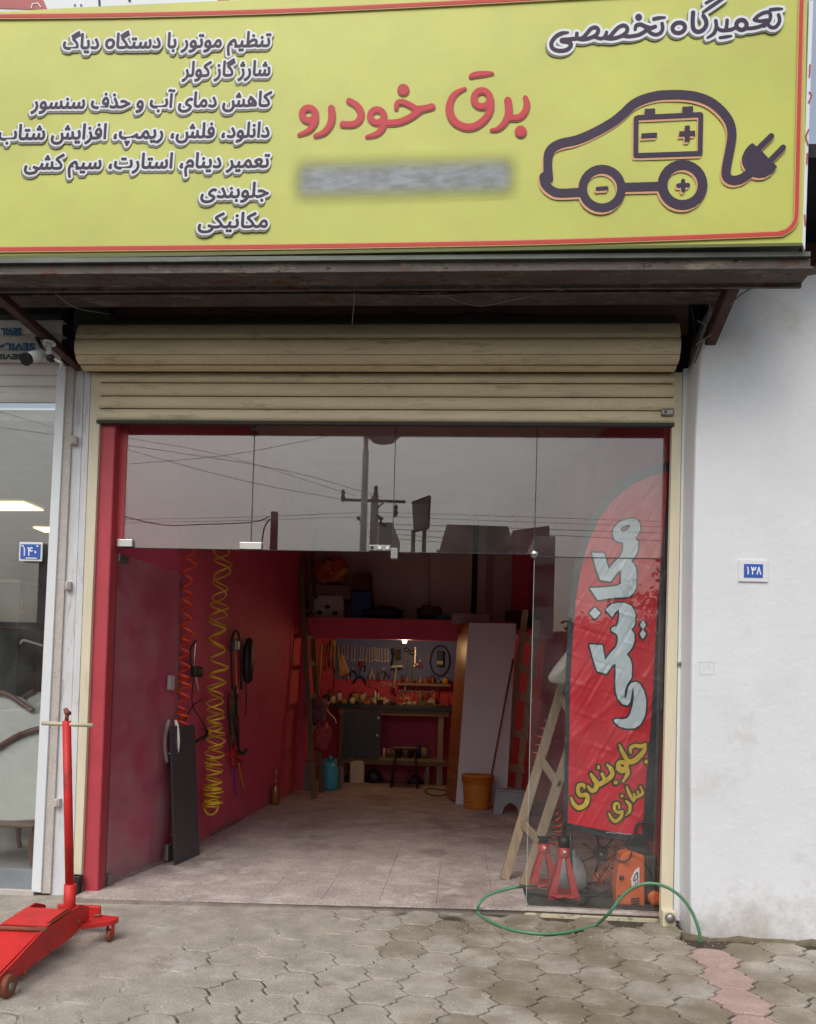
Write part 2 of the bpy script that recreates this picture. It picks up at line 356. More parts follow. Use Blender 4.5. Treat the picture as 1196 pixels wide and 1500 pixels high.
def side_stain(m, col, x0, x1, amt=.85):
    t = m.node_tree; b = t.nodes['Principled BSDF']; old = b.inputs['Base Color'].links[0].from_socket; n = t.nodes; l = t.links.new
    g = n.new('ShaderNodeNewGeometry'); sp_ = n.new('ShaderNodeSeparateXYZ'); l(g.outputs['Position'], sp_.inputs[0])
    no = n.new('ShaderNodeTexNoise'); no.inputs['Scale'].default_value = 1.7; no.inputs['Detail'].default_value = 9; no.inputs['Roughness'].default_value = .66; l(g.outputs['Position'], no.inputs['Vector'])
    mr = n.new('ShaderNodeMapRange'); mr.interpolation_type = 'SMOOTHSTEP'; mr.inputs[1].default_value = x0; mr.inputs[2].default_value = x1; mr.inputs[3].default_value = -.22; mr.inputs[4].default_value = .05; l(sp_.outputs[0], mr.inputs[0])
    ad = n.new('ShaderNodeMath'); ad.operation = 'ADD'; l(no.outputs[0], ad.inputs[0]); l(mr.outputs[0], ad.inputs[1])
    m2_ = n.new('ShaderNodeMapRange'); m2_.inputs[1].default_value = .48; m2_.inputs[2].default_value = .66; m2_.inputs[4].default_value = amt; l(ad.outputs[0], m2_.inputs[0])
    mx_ = n.new('ShaderNodeMix'); mx_.data_type = 'RGBA'; l(m2_.outputs[0], mx_.inputs[0]); l(old, mx_.inputs[6]); mx_.inputs[7].default_value = (*col, 1); l(mx_.outputs[2], b.inputs['Base Color'])
side_stain(CONC, (.150, .118, .075), -1.2, .3); side_stain(CONCB, (.140, .11, .07), -1.2, .3)
low_dirt(WHITEWALL, .75, (.34, .30, .25), .75); low_dirt(RED, .45, (.30, .19, .17), .6, 5)
CREAM = mat('cream_shutter_enamel', (.68, .585, .395), .42, .10, 2, .12, 30, stretch=(.9, 1, 5), col2=[((.30, .235, .14), 2.6, .55, .74), ((.22, .16, .10), 7, .63, .76)], fine=(40, .05))
CREAMJ = mat('cream_rail_enamel', (.64, .58, .43), .5, .08, 4, .1, 30, stretch=(3, 3, .5), col2=[((.40, .32, .2), 3, .62, .75)])
GREYJ = mat('weathered_grey_paint', (.60, .60, .625), .7, .1, 5, .3, 30, stretch=(3, 3, .6), col2=[((.30, .27, .25), 4, .56, .70), ((.24, .10, .04), 10, .70, .74)])
GREIGE = mat('greige_stone_strip', (.47, .43, .40), .8, .1, 8, .3, 60, fine=(150, .15), col2=[((.25, .20, .17), 5, .6, .75)])
WFRAME = mat('white_aluminium', (.68, .71, .74), .35, .04, 4)
YEL = mat('yellow_banner_vinyl', (.475, .50, .09), .5, .07, 1.4, .3, 3.0, stretch=(1, 1, 1), col2=[((.43, .445, .09), 1.1, .45, .7)], fine=(300, .03))
PRED = mat('red_print', (.48, .06, .04), .5, .04, 3, spec=.2); PCORAL = mat('coral_print', (.50, .055, .065), .5, .05, 3, spec=.2)
PDRED = mat('dark_red_print', (.34, .04, .04), .5, .05, 3)
PDARK = mat('dark_violet_print', (.043, .028, .058), .5, .06, 3, spec=.2); PPEACH = mat('peach_print', (.55, .29, .15), .5, .04, 3)
PWHITE = mat('white_print', (.62, .66, .70), .5, .04, 3); PGREY = mat('grey_shadow_print', (.13, .13, .10), .5, .04, 3)
STEELD = mat('weathered_steel', (.095, .08, .068), .75, .3, 4, .6, 30, stretch=(.8, 2, 2), col2=[((.19, .155, .12), 5, .54, .62), ((.10, .045, .03), 7, .56, .62), ((.02, .012, .01), 17, .60, .64)])
STEELG = mat('galvanised_edge', (.10, .115, .10), .55, .35, 6, .2, 30, stretch=(.5, 2, 2))
RUST = mat('brown_red_steel', (.075, .032, .024), .65, .3, 8, .4, 40, col2=[((.12, .09, .07), 6, .6, .7)])
DARKV = mat('dark_soot', (.018, .018, .022), .9, .3, 4)  # near-black that puts the shade of the voids into the colour
PINKW = mat('dusky_pink_plaster', (.20, .105, .095), .8, .15, 3, .2, 20)
BACKW = mat('beige_plaster', (.55, .45, .40), .8, .12, 2, .2, 20)
GLASS = glass_mat('pane_glass'); SIDEG = glass_mat('side_pane_glass', ior=1.7, dust=.02); LEAFG = glass_mat('leaf_glass', ior=1.42, dust=.07) 
BLACKP = mat('black_plastic', (.015, .015, .017), .45, .1, 8); DGREY = mat('dark_grey_laminate', (.055, .052, .056), .4, .1, 3)
CHROME = mat('brushed_metal', (.55, .54, .52), .3, .1, 10, metal=1); DULLM = mat('dull_metal', (.28, .27, .26), .45, .15, 12, metal=.8)
JRED = mat('jack_red_enamel', (.52, .022, .020), .5, .14, 5, .25, 40, col2=[((.27, .02, .018), 4, .54, .70), ((.12, .075, .06), 19, .63, .66)], spec=.35)
RUSTY = mat('rusty_iron', (.20, .06, .03), .75, .3, 20, .3, 60)
WOOD = mat('raw_wood', (.27, .20, .135), .7, .2, 4, .25, 60, stretch=(6, 6, .8), col2=[((.16, .10, .06), 6, .58, .72)])
WOODD = mat('dark_old_wood', (.15, .095, .065), .75, .2, 4, .25, 60, stretch=(6, 6, .8))
BROWNV = mat('brown_wood_veneer', (.36, .135, .05), .35, .18, 3, .1, 40, stretch=(9, 9, .7))
LILAC = mat('lilac_white_board', (.64, .58, .62), .5, .05, 2, col2=[((.33, .27, .27), 5, .70, .76)])
YHOSE = mat('yellow_hose', (.60, .36, .02), .35, .06, 8); OHOSE = mat('orange_hose', (.55, .09, .02), .35, .08, 8)
GHOSE = mat('green_hose', (.07, .20, .105), .35, .1, 8); BLKC = mat('black_cable', (.012, .012, .014), .5, .1, 8)
REDC = mat('red_cable', (.45, .02, .02), .45, .1, 8)
ORANGE = mat('orange_plastic', (.62, .11, .02), .4, .08, 6); BUCK = mat('orange_bucket_plastic', (.50, .16, .018), .42, .1, 5, col2=[((.30, .09, .02), 5, .62, .75)])
GREYP = mat('grey_plastic', (.26, .27, .29), .5, .08, 6); BLUEG = mat('light_blue_tank_paint', (.06, .38, .52), .35, .08, 8)
JERRY = mat('cream_jerrycan_plastic', (.56, .50, .40), .5, .08, 6); BLUEP = mat('blue_painted_board', (.13, .19, .46), .6, .15, 4)
CLOTHR = mat('red_flag_cloth', (.60, .018, .035), .42, .06, 6, .25, 25, spec=.55); FLAGW = mat('silver_white_flag_print', (.56, .66, .72), .35, .05, 5, spec=.6)
FLAGK = mat('dark_flag_hem', (.022, .03, .038), .55, .1, 6); FLAGY = mat('gold_flag_print', (.62, .43, .04), .35, .08, 8, spec=.6); FLAGO = mat('brown_black_flag_outline', (.05, .04, .02), .5, .1, 8)
SOFAC = mat('sage_cream_upholstery', (.64, .67, .61), .7, .05, 6, .1, 60); SOFAW = mat('carved_brown_wood', (.12, .05, .03), .35, .15, 10)
BLUEPL = mat('blue_number_plate', (.02, .09, .42), .35, .05, 8); PUREW = mat('white_enamel', (.75, .76, .77), .4, .04, 6)

# ================================================================ the ground
ground = struct('ground', MB().add([(-300, -300, -.06), (300, -300, -.06), (300, 300, -.06), (-300, 300, -.06)], [(0, 1, 2, 3)]), GRND)
road = struct('road', MB().add([(-200, -21, -.05), (200, -21, -.05), (200, -9.05, -.05), (-200, -9.05, -.05)], [(0, 1, 2, 3)]), ASPH)
# interlocking pavers with ogee sides, laid slightly askew
CW, RH, TW = .225, .335, .125
WW = .45-TW
def edge(p, q, n=9):
    """S-shaped side with a small jog in the middle, symmetric about its midpoint"""
    p = np.array(p); q = np.array(q); d = q-p; nrm = np.array((-d[1], d[0]))/np.hypot(*d); o = []
    for i in range(n+1):
        t = i/n; a = .0105*math.sin(2*math.pi*t)
        if i == n//2: t -= .010; a += .012
        if i == n//2+1: t += .010; a -= .012
        o.append(tuple(p+d*t+nrm*a))
    return o
ur = edge((WW/2, 0), (TW/2, RH/2))
if sum(p[1]*0+p[0] for p in ur[6:9]) < sum(((WW/2)*(1-i/9)+(TW/2)*i/9) for i in (6, 7, 8)): ur = [(a, b) for a, b in ur]
top = [(TW/2-TW*i/4, RH/2+.010*math.sin(math.pi*i/4)*(1 if 0 < i < 4 else 0)) for i in range(1, 4)]
ul = [(-x, y) for x, y in reversed(ur)]
ll = [(x-CW, y-RH/2) for x, y in reversed(ur)]
bot = [(x, y-RH) for x, y in reversed(top)]
lr = [(-x, y) for x, y in reversed(ll)]
outl = []
for p in ur+top+ul+ll+bot+lr:
    if not outl or math.hypot(p[0]-outl[-1][0], p[1]-outl[-1][1]) > 1e-4: outl.append(p)
if math.hypot(outl[0][0]-outl[-1][0], outl[0][1]-outl[-1][1]) < 1e-4: outl.pop()
def paver_mesh(name, m):
    me = bpy.data.meshes.new(name); n = len(outl); g = .965
    a = [(x*.95, y*.955, -.05) for x, y in outl]; b = [(x*.95, y*.955, -.005) for x, y in outl]; c = [(x*.918, y*.925, 0) for x, y in outl]
    fs = [tuple(range(2*n, 3*n))]+[(k*n+i, k*n+(i+1) % n, (k+1)*n+(i+1) % n, (k+1)*n+i) for k in (0, 1) for i in range(n)]
    me.from_pydata(a+b+c, [], fs); me.update(); me.materials.append(m); return me
PM = [paver_mesh('paver_grey', CONC), paver_mesh('paver_brown', CONCB), paver_mesh('paver_pink', CONCP)]
pav = struct('pavement', MB().add([(-9, -9, -.045), (9, -9, -.045), (9, .35, -.045), (-9, .35, -.045)], [(0, 1, 2, 3)]), JOINT, base=(0, 0, 0))
ang = R_(-6.5); ca, sa = math.cos(ang), math.sin(ang)
pink_px = [(1047, 1403), (1066, 1433), (1084, 1468), (1100, 1497), (0, 1345)]
pink_at = [gz(*p) for p in pink_px]
rnd = random.Random(3); org = gz(1047, 1403)
NP = 0
for i in range(-30, 14):
    for j in range(-14, 14):
        lx = i*CW; ly = (j+(i % 2)/2)*RH
        x = org.x+lx*ca+ly*sa*-1; y = org.y+lx*sa+ly*ca
        if y > .02 or y < -2.45 or abs(x) > 3.3: continue
        if x > 1.38 and y > -.34: continue
        if y < -1.9 and abs(x) > 2.2: continue
        k = 0
        if x > -.3 and rnd.random() < .33: k = 1
        if any((Vector((x, y, 0))-q).length < .13 for q in pink_at): k = 2
        o = bpy.data.objects.new('paver', PM[k]); COL.objects.link(o); o.parent = pav; NP += 1
        o.location = (x, y, rnd.uniform(-.0025, .0025)); o.rotation_euler = (rnd.uniform(-.008, .008), rnd.uniform(-.008, .008), ang+rnd.uniform(-.012, .012))
print('pavers', NP)
# joint filler: deep and dark where the joints are open, nearly flush where cement has run over the stones
def nz2(x, y, s=1.):
    return (math.sin(x*3.1*s+1.3)*math.cos(y*2.7*s-.4)+.5*math.sin(x*7.3*s+y*5.1*s)+.35*math.cos(x*13.7*s-y*11.9*s+2)+.2*math.sin(x*29*s+y*31*s))/2.05
mb = MB(); gx, gy = 230, 90
for j in range(gy+1):
    for i in range(gx+1):
        x = -3.4+6.8*i/gx; y = -2.75+2.95*j/gy
        t = 1/(1+math.exp(-((-.85-x)*3.2+(y+.9)*2.2+nz2(x, y, 1.3)*2.6)))
        mb.v.append(Vector((x, y, -.016+.0165*t+.0012*nz2(x, y, 5)*t+(.006*max(0, nz2(x*2, y*2))*(1-t)))))
mb.f = [(j*(gx+1)+i, j*(gx+1)+i+1, (j+1)*(gx+1)+i+1, (j+1)*(gx+1)+i) for j in range(gy) for i in range(gx)]; mb.sm = [True]*len(mb.f)
jf = struct('joint_filler', mb, JOINT, pav); jf['kind'] = 'stuff'; jf.data.materials.append(CONC)
for p_ in jf.data.polygons: p_.material_index = 1 if p_.center.z > -.0045 else 0

# ================================================================ shop shell
LW = lambda y: -2.43+(y-1.15)*.020 if y > 1.15 else -2.60+(y-.12)*.165           # left wall runs very slightly inwards
RW = lambda y: 2.02-(y-.13)*.158             # right wall runs in towards the back
FZ = .04
def quadwall(p, q, z0, z1, th):
    p = Vector((*p, 0)); q = Vector((*q, 0)); n_ = (q-p).normalized().cross(Vector((0, 0, 1)))*th
    return MB().prism([(p.x, p.y, z0), (q.x, q.y, z0), (q.x, q.y, z1), (p.x, p.y, z1)], n_)
wl = struct('wall_left', quadwall((LW(1.1501), 1.15), (LW(7.7), 7.7), -.04, 4.45, -.25), RED)
struct('wall_left_splay', quadwall((-2.60, .12), (LW(1.1501), 1.15), -.04, 4.45, -.2), RED, wl)
wr = struct('wall_right', quadwall((RW(.13), .13), (RW(7.7), 7.7), -.04, 4.45, .25), RED)
wb = struct('wall_back', B((-2.6, 7.62, -.04), (2.3, 7.85, 2.5)), RED)
wu = struct('upper_back_wall', B((-2.6, 6.75, 2.45), (1.3, 6.95, 4.45)), BACKW)
struct('shop_ceiling', B((-2.9, .25, 4.455), (2.5, 7.9, 4.6)), BACKW)
fl = struct('interior_floor', MB().prism([(-2.62, -.146, -.03), (.50, .10, -.03), (1.42, .115, -.03), (2.1, .4, -.03), (2.1, 7.62, -.03), (-2.6, 7.62, -.03), (-2.6, -.1, -.03)], (0, 0, .058)), TJ, base=(0, 0, 0))
def tile_mesh(w, d):
    m_ = MB().box((-w/2, -d/2, 0), (w/2, d/2, .012)); me = bpy.data.meshes.new('floor_tile'); me.from_pydata([tuple(v) for v in m_.v], [], m_.f); me.update(); me.materials.append(TERR); return me
TMs = tile_mesh(.3975, .3975)
tr_ = random.Random(5)
for i in range(-8, 7):
    for j in range(0, 19):
        x = i*.4+.08; y = .28+j*.4
        if x-.2 < LW(y)-.38 or x+.2 > RW(y)+.3: continue
        o = bpy.data.objects.new('floor_tile', TMs); COL.objects.link(o); o.parent = fl; o.location = (x, y, .028+tr_.uniform(0, .001))
# worn screed strip at the threshold
obj('threshold', MB().prism([(-2.60, -.14, .029), (.5, .075, .029), (-2.60, .075, .029)], (0, 0, .011)), TERR, fl)
# facade wall behind and over the shutter
fa = struct('facade_lintel', B((-2.75, .02, 4.02), (1.5, .2, 4.5)), PINKW)
struct('canopy_ceiling', B((-4.2, -.86, 4.62), (2.7, .2, 4.7)), DARKV)
struct('right_pier_head', B((1.415, .07, 3.55), (2.3, .3, 4.6)), DARKV)  # added dark filler; the shade of the gap is in its colour
struct('right_pier', B((1.50, .05, -.03), (2.1, .28, 3.56)), GREYJ)
# neighbours' room and our room are separated by the pier seen edge-on between the frames
pier = struct('pier', B((-2.86, .07, -.03), (-2.62, .6, 3.70)), GREYJ); struct('pier_head', B((-2.99, .035, 3.76), (-2.60, .6, 4.6)), DARKV)  # above the pier, an added filler coloured as the dark gap

# ================================================================ the big sign over the door
SA = R_(.6); SP = Vector((0, -.9, 0)); SN = Vector((math.sin(SA), math.cos(SA), 0)); ST = Vector((math.cos(SA), -math.sin(SA), 0))
def sg(x, y, lift=0.):            # drawing point -> the sign's face, lifted a little in front of it
    p = atp(x, y, SP, SN); return p-SN*(.0045+lift)
sign = thing('shop_sign', SP+V(-.8, .05, 4.09), 'wide yellow banner sign with red Persian title and battery car emblem above the shutter', 'sign')
SBX = [SP+ST*-3.75, SP+ST*1.885]
# slightly billowing vinyl sheet
mb = MB(); nxg, nzg = 90, 24
for j in range(nzg+1):
    for i in range(nxg+1):
        u = -3.75+(1.868+3.75)*i/nxg; z = 4.09+1.525*j/nzg
        e_ = min(1, (i/nxg)*12, (1-i/nxg)*12, (j/nzg)*4, (1-j/nzg)*4)
        mb.v.append(SP+ST*u+V(0, 0, z-.012*math.sin(u*1.1)*(j/nzg))+SN*(.006*(1-e_)+.0022*nz2(u*1.5, z*2.5)*e_))
mb.f = [(j*(nxg+1)+i, j*(nxg+1)+i+1, (j+1)*(nxg+1)+i+1, (j+1)*(nxg+1)+i) for j in range(nzg) for i in range(nxg)]; mb.sm = [True]*len(mb.f)
obj('banner', mb, YEL, sign)
obj('sign_box', MB().prism([SP+ST*-3.74+SN*.02+V(0, 0, 4.10), SP+ST*1.875+SN*.02+V(0, 0, 4.10), SP+ST*1.875+SN*.02+V(0, 0, 5.58), SP+ST*-3.74+SN*.02+V(0, 0, 5.58)], SN*.22), STEELG, sign)
obj('folded_edge', MB().prism([sg(1186, 0, -.008), sg(1192, 0, -.008), sg(1180, 366, -.008), sg(1176, 356, -.008)], SN*.02), PWHITE, sign)
obj('bottom_hem', MB().prism([SP+ST*-3.75+V(0, 0, 4.065)-SN*.002, SP+ST*1.86+V(0, 0, 4.075)-SN*.002, SP+ST*1.86+V(0, 0, 4.092)-SN*.002, SP+ST*-3.75+V(0, 0, 4.087)-SN*.002], SN*.012), mat('dark_green_hem', (.09, .11, .02), .6), sign)
# red border line
fb = Field(1.0)
fb.stroke([(-140, 26), (0, 24.8), (200, 22.5), (410, 17), (600, 8.5), (800, -2), (1000, -13), (1100, -20)], [5]*8)
fb.stroke([(1177, -40), (1174, 0), (1170.5, 150), (1167, 300), (1166.5, 313), (1165, 323), (1160, 332), (1152, 339), (1142, 342), (1130, 343.5), (960, 350), (780, 355.5), (600, 359), (400, 362), (200, 364), (0, 366), (-140, 367.5)], [5.5]*17)
fb.run(4)
obj('border_line', fb.mesh(1.6, lambda x, y: sg(x, y, .0)), PPEACH, sign); obj('border_line', fb.mesh(0, lambda x, y: sg(x, y, .0015)), PRED, sign)
# service list
LIST = [('تنظیم موتور با دستگاه دیاگ', 93.5, 398, 70.5, -.012), ('شارژ گاز کولر', 268, 397.5, 113, -.012), ('کاهش دمای آب و حذف سنسور', 47, 399, 158, -.010),
        ('دانلود، فلش، ریمپ، افزایش شتاب', -1, 396.5, 203, -.010), ('تعمیر دینام، استارت، سیم کشی', 37, 396, 247, -.009), ('جلوبندی', 295, 395, 291, -.008), ('مکانیکی', 291, 394, 335, -.008)]
for txt, xa, xb, yb, sl in LIST:
    f_ = Field(.8); glyphs(f_, shape_fa(txt).replace(' ', ' '), xa, xb-2, yb-1, 31, slope=sl, shear=.10); f_.run(6)
    dx, dy = -1.6, 3.2
    obj('lettering', f_.mesh(3.6, lambda x, y: sg(x+dx, y+dy, .000)), PGREY, sign)
    obj('lettering', f_.mesh(3.6, lambda x, y: sg(x, y, .0015)), PWHITE, sign)
    obj('lettering', f_.mesh(.85, lambda x, y: sg(x, y, .003)), PDARK, sign)
# title at the top right
k = 6.644; f_ = Field(.7); o1 = (800, 0); o2 = (970, 0)
f_.stroke([(215, 325), (150, 335), (90, 370), (52, 430), (65, 480), (120, 503), (190, 498), (232, 470), (240, 435), (200, 415), (155, 410), (160, 397), (230, 392), (290, 385)], [22]+[40]*13, o1, k)
f_.stroke([(300, 335), (300, 370), (330, 390)], 36, o1, k)
f_.stroke([(320, 388), (360, 375), (400, 330), (440, 287), (485, 277), (508, 305), (490, 345), (440, 375), (370, 392), (330, 390)], 38, o1, k)
f_.stroke([(470, 368), (530, 385), (570, 368), (588, 325)], 34, o1, k)
f_.stroke([(575, 378), (620, 365), (655, 325), (705, 275), (755, 257), (788, 280), (780, 325), (720, 365), (640, 385), (580, 380)], 38, o1, k)
f_.stroke([(740, 355), (790, 363), (850, 360), (910, 345), (960, 315), (1000, 280)], 38, o1, k)
f_.stroke([(865, 295), (878, 258), (920, 248), (965, 268), (1015, 282), (1062, 268)], [32, 38, 40, 42, 42, 36], o1, k); f_.dot((900, 178), 34, o1, k)
f_.stroke([(1128, 240), (1133, 290), (1110, 332), (1060, 347), (1010, 325), (985, 290)], 36, o1, k); f_.stroke([(1048, 195), (1095, 185), (1155, 180)], [36, 36, 22], o1, k)
f_.ring((160, 280), 62, 50, 40, o2, k, -.3)
f_.stroke([(300, 132), (295, 220), (303, 290), (340, 318), (390, 305), (425, 260), (425, 210), (400, 165)], 42, o2, k)
f_.stroke([(395, 130), (470, 78), (590, -5)], [26, 36, 34], o2, k); f_.stroke([(425, 40), (510, -8)], 28, o2, k)
f_.stroke([(520, 212), (525, 270), (500, 335), (440, 377)], [36, 36, 36, 22], o2, k)
f_.stroke([(525, 270), (560, 300), (610, 303), (626, 260), (630, 208)], 36, o2, k); f_.stroke([(610, 303), (660, 300), (700, 285)], 36, o2, k); f_.stroke([(562, 377), (620, 368), (670, 360)], [30, 32, 22], o2, k)
f_.ring((770, 252), 50, 48, 42, o2, k); f_.stroke([(800, 285), (860, 285), (930, 272), (985, 250), (1025, 215)], 36, o2, k)
f_.stroke([(895, 200), (930, 165), (985, 135), (1035, 130), (1052, 165), (1035, 220), (990, 262)], 36, o2, k); f_.stroke([(895, 203), (950, 215), (1015, 205)], 34, o2, k)
f_.stroke([(1015, 230), (1050, 272), (1095, 275), (1130, 240), (1140, 195), (1130, 155)], 36, o2, k); f_.stroke([(1050, 105), (1110, 98), (1165, 96)], [34, 34, 22], o2, k)
f_.run(7)
obj('lettering', f_.mesh(3.8, lambda x, y: sg(x-1.8, y+2.6, 0)), PGREY, sign); obj('lettering', f_.mesh(3.8, lambda x, y: sg(x, y, .0015)), PWHITE, sign); obj('lettering', f_.mesh(0, lambda x, y: sg(x, y, .003)), PDARK, sign)
# red title
f_ = Field(.7); o1 = (430, 100); o2 = (600, 100)
f_.ring((150, 450), 64, 62, 58, o1, k); f_.stroke([(214, 440), (206, 530), (150, 608), (55, 650)], [58, 60, 48, 26], o1, k)
f_.stroke([(370, 392), (376, 470), (355, 555), (295, 628), (215, 660)], [60, 64, 60, 50, 34], o1, k)
f_.stroke([(545, 322), (620, 368), (658, 440), (640, 510), (580, 548), (482, 548)], [56, 60, 62, 60, 58, 56], o1, k)
f_.ring((815, 470), 66, 64, 58, o1, k); f_.stroke([(880, 480), (872, 570), (815, 640), (715, 670)], [58, 60, 50, 28], o1, k)
f_.stroke([(860, 530), (960, 535), (1050, 520), (1140, 478), (1200, 435), (1240, 405)], 58, o1, k)
f_.stroke([(1000, 395), (1010, 345), (1060, 332), (1130, 358), (1190, 395)], [30, 46, 52, 52, 54], o1, k); f_.dot((1070, 213), 54, o1, k)
f_.stroke([(60, 398), (110, 398), (160, 392), (220, 376)], [50, 56, 58, 56], o2, k)
f_.ring((705, 298), 78, 78, 58, o2, k); f_.stroke([(790, 310), (785, 410), (730, 500), (645, 562), (560, 577), (470, 545), (410, 480), (388, 395), (410, 300), (460, 240), (540, 200)], [60, 60, 62, 64, 66, 68, 70, 68, 58, 44, 24], o2, k)
f_.stroke([(600, 80), (640, 66), (720, 58), (805, 53)], [40, 50, 50, 26], o2, k)
f_.stroke([(957, 315), (966, 400), (955, 470), (910, 550), (850, 596), (795, 604)], [62, 66, 62, 50, 36, 22], o2, k)
f_.stroke([(1127, 290), (1142, 350), (1120, 430), (1060, 482), (980, 482)], [40, 54, 56, 56, 56], o2, k); f_.dot((1082, 618), 54, o2, k); f_.run(5)
obj('lettering', f_.mesh(.9, lambda x, y: sg(x+.3, y+1.0, 0)), PDRED, sign); obj('lettering', f_.mesh(0, lambda x, y: sg(x, y, .0022)), PCORAL, sign)
# added soft grey band standing in for a blurred line of print
SM = bpy.data.materials.new('rubbed_out_print'); SM.use_nodes = True; t_ = SM.node_tree; n_ = t_.nodes; b_ = n_['Principled BSDF']; b_.inputs['Roughness'].default_value = .55
tcn = n_.new('ShaderNodeTexCoord'); sx = n_.new('ShaderNodeSeparateXYZ'); t_.links.new(tcn.outputs['Generated'], sx.inputs[0])
def soft(sock, a, b2):
    lo_ = n_.new('ShaderNodeMapRange'); lo_.interpolation_type = 'SMOOTHSTEP'; lo_.inputs[1].default_value = 0; lo_.inputs[2].default_value = a; t_.links.new(sock, lo_.inputs[0])
    hi_ = n_.new('ShaderNodeMapRange'); hi_.interpolation_type = 'SMOOTHSTEP'; hi_.inputs[1].default_value = 1; hi_.inputs[2].default_value = b2; t_.links.new(sock, hi_.inputs[0])
    m_ = n_.new('ShaderNodeMath'); m_.operation = 'MULTIPLY'; t_.links.new(lo_.outputs[0], m_.inputs[0]); t_.links.new(hi_.outputs[0], m_.inputs[1]); return m_.outputs[0]
mm_ = n_.new('ShaderNodeMath'); mm_.operation = 'MULTIPLY'; t_.links.new(soft(sx.outputs[0], .1, .9), mm_.inputs[0]); t_.links.new(soft(sx.outputs[2], .42, .55), mm_.inputs[1])
nn_ = n_.new('ShaderNodeTexNoise'); nn_.inputs['Scale'].default_value = 9; t_.links.new(tcn.outputs['Generated'], nn_.inputs['Vector'])
cc_ = n_.new('ShaderNodeValToRGB'); cc_.color_ramp.elements[0].position = .35; cc_.color_ramp.elements[0].color = (.15, .165, .17, 1); cc_.color_ramp.elements[1].position = .65; cc_.color_ramp.elements[1].color = (.25, .28, .32, 1); t_.links.new(nn_.outputs[0], cc_.inputs[0])
mix_ = n_.new('ShaderNodeMix'); mix_.data_type = 'RGBA'; t_.links.new(mm_.outputs[0], mix_.inputs[0]); mix_.inputs[6].default_value = (.475, .50, .09, 1); t_.links.new(cc_.outputs[0], mix_.inputs[7]); t_.links.new(mix_.outputs[2], b_.inputs['Base Color'])
t_.links.new(mm_.outputs[0], b_.inputs['Alpha'])
c4 = [sg(420, 222), sg(768, 212), sg(768, 290), sg(420, 308)]; mb = MB(); mb.add(c4, [(0, 3, 2, 1)]); obj('rubbed_print', mb, SM, sign)
# battery car emblem
k = 5.98; A_ = (780, 120); B_ = (970, 120); f_ = Field(.8)
f_.stroke([(140, 850), (135, 740), (140, 650), (170, 590), (250, 545), (400, 510), (560, 440), (700, 360), (800, 280), (880, 205), (980, 155), (1100, 125), (1200, 118), (1320, 119), (1436, 135), (1556, 180), (1656, 260), (1726, 360), (1746, 470), (1728, 600), (1698, 760), (1701, 835), (1756, 868), (1836, 850), (1906, 800)], [84, 76]+[80]*23, A_, k)
f_.stroke([(100, 850), (115, 905), (170, 955), (240, 978), (420, 972)], 76, A_, k); f_.dot((105, 840), 44, A_, k)
f_.ring((610, 938), 170, 170, 74, A_, k); f_.stroke([(570, 941), (650, 936)], 34, A_, k, False)
f_.stroke([(800, 928), (1110, 920)], 78, A_, k, False)
f_.ring((178, 907), 176, 176, 84, B_, k); f_.stroke([(140, 912), (226, 909)], 36, B_, k, False); f_.stroke([(183, 872), (183, 952)], 36, B_, k, False)
f_.stroke([(930, 318), (1470, 292)], 42, A_, k, False); f_.stroke([(1474, 296), (1468, 625)], 42, A_, k, False); f_.stroke([(1466, 632), (925, 650)], 42, A_, k, False); f_.stroke([(905, 650), (908, 325)], 42, A_, k, False)
f_.stroke([(905, 640), (925, 650)], 42, A_, k, False); f_.stroke([(908, 325), (930, 318)], 42, A_, k, False)
f_.poly([[(982, 243), (1074, 239), (1074, 300), (982, 304)]], A_, k); f_.poly([[(176, 225), (270, 219), (270, 285), (176, 290)]], B_, k)
f_.poly([[(955, 458), (1092, 450), (1090, 492), (953, 500)]], A_, k); f_.poly([[(148, 440), (288, 433), (288, 476), (148, 484)]], B_, k); f_.poly([[(198, 390), (242, 387), (240, 528), (196, 531)]], B_, k)
f_.poly([[(788, 540), (830, 575), (870, 610), (930, 675), (975, 715), (1005, 750), (960, 805), (900, 840), (840, 845), (780, 830), (725, 770), (700, 720), (697, 670), (720, 610), (750, 570)]], B_, k)
f_.stroke([(830, 600), (955, 480)], 50, B_, k, False); f_.stroke([(930, 710), (1058, 580)], 50, B_, k, False); f_.run(3)
emb = obj('car_emblem', f_.mesh(0, lambda x, y: sg(x, y, .0022)), PDARK, sign); obj('emblem_outline', f_.mesh(0, lambda x, y: sg(x-2.0, y+3.6, 0)), PPEACH, sign)
# remains of letters on the folded margin
for p in ([(1187, 95), (1186, 112)], [(1186, 135), (1189, 140), (1185, 150)], [(1185, 190), (1181, 200), (1184, 212)], [(1183, 225), (1182, 240)], [(1179, 315), (1180, 330)]):
    f_ = Field(.5); f_.stroke(p, 2.4); f_.run(2); obj('margin_print', f_.mesh(0, lambda x, y: sg(x, y, -.0045)), PDRED, sign)
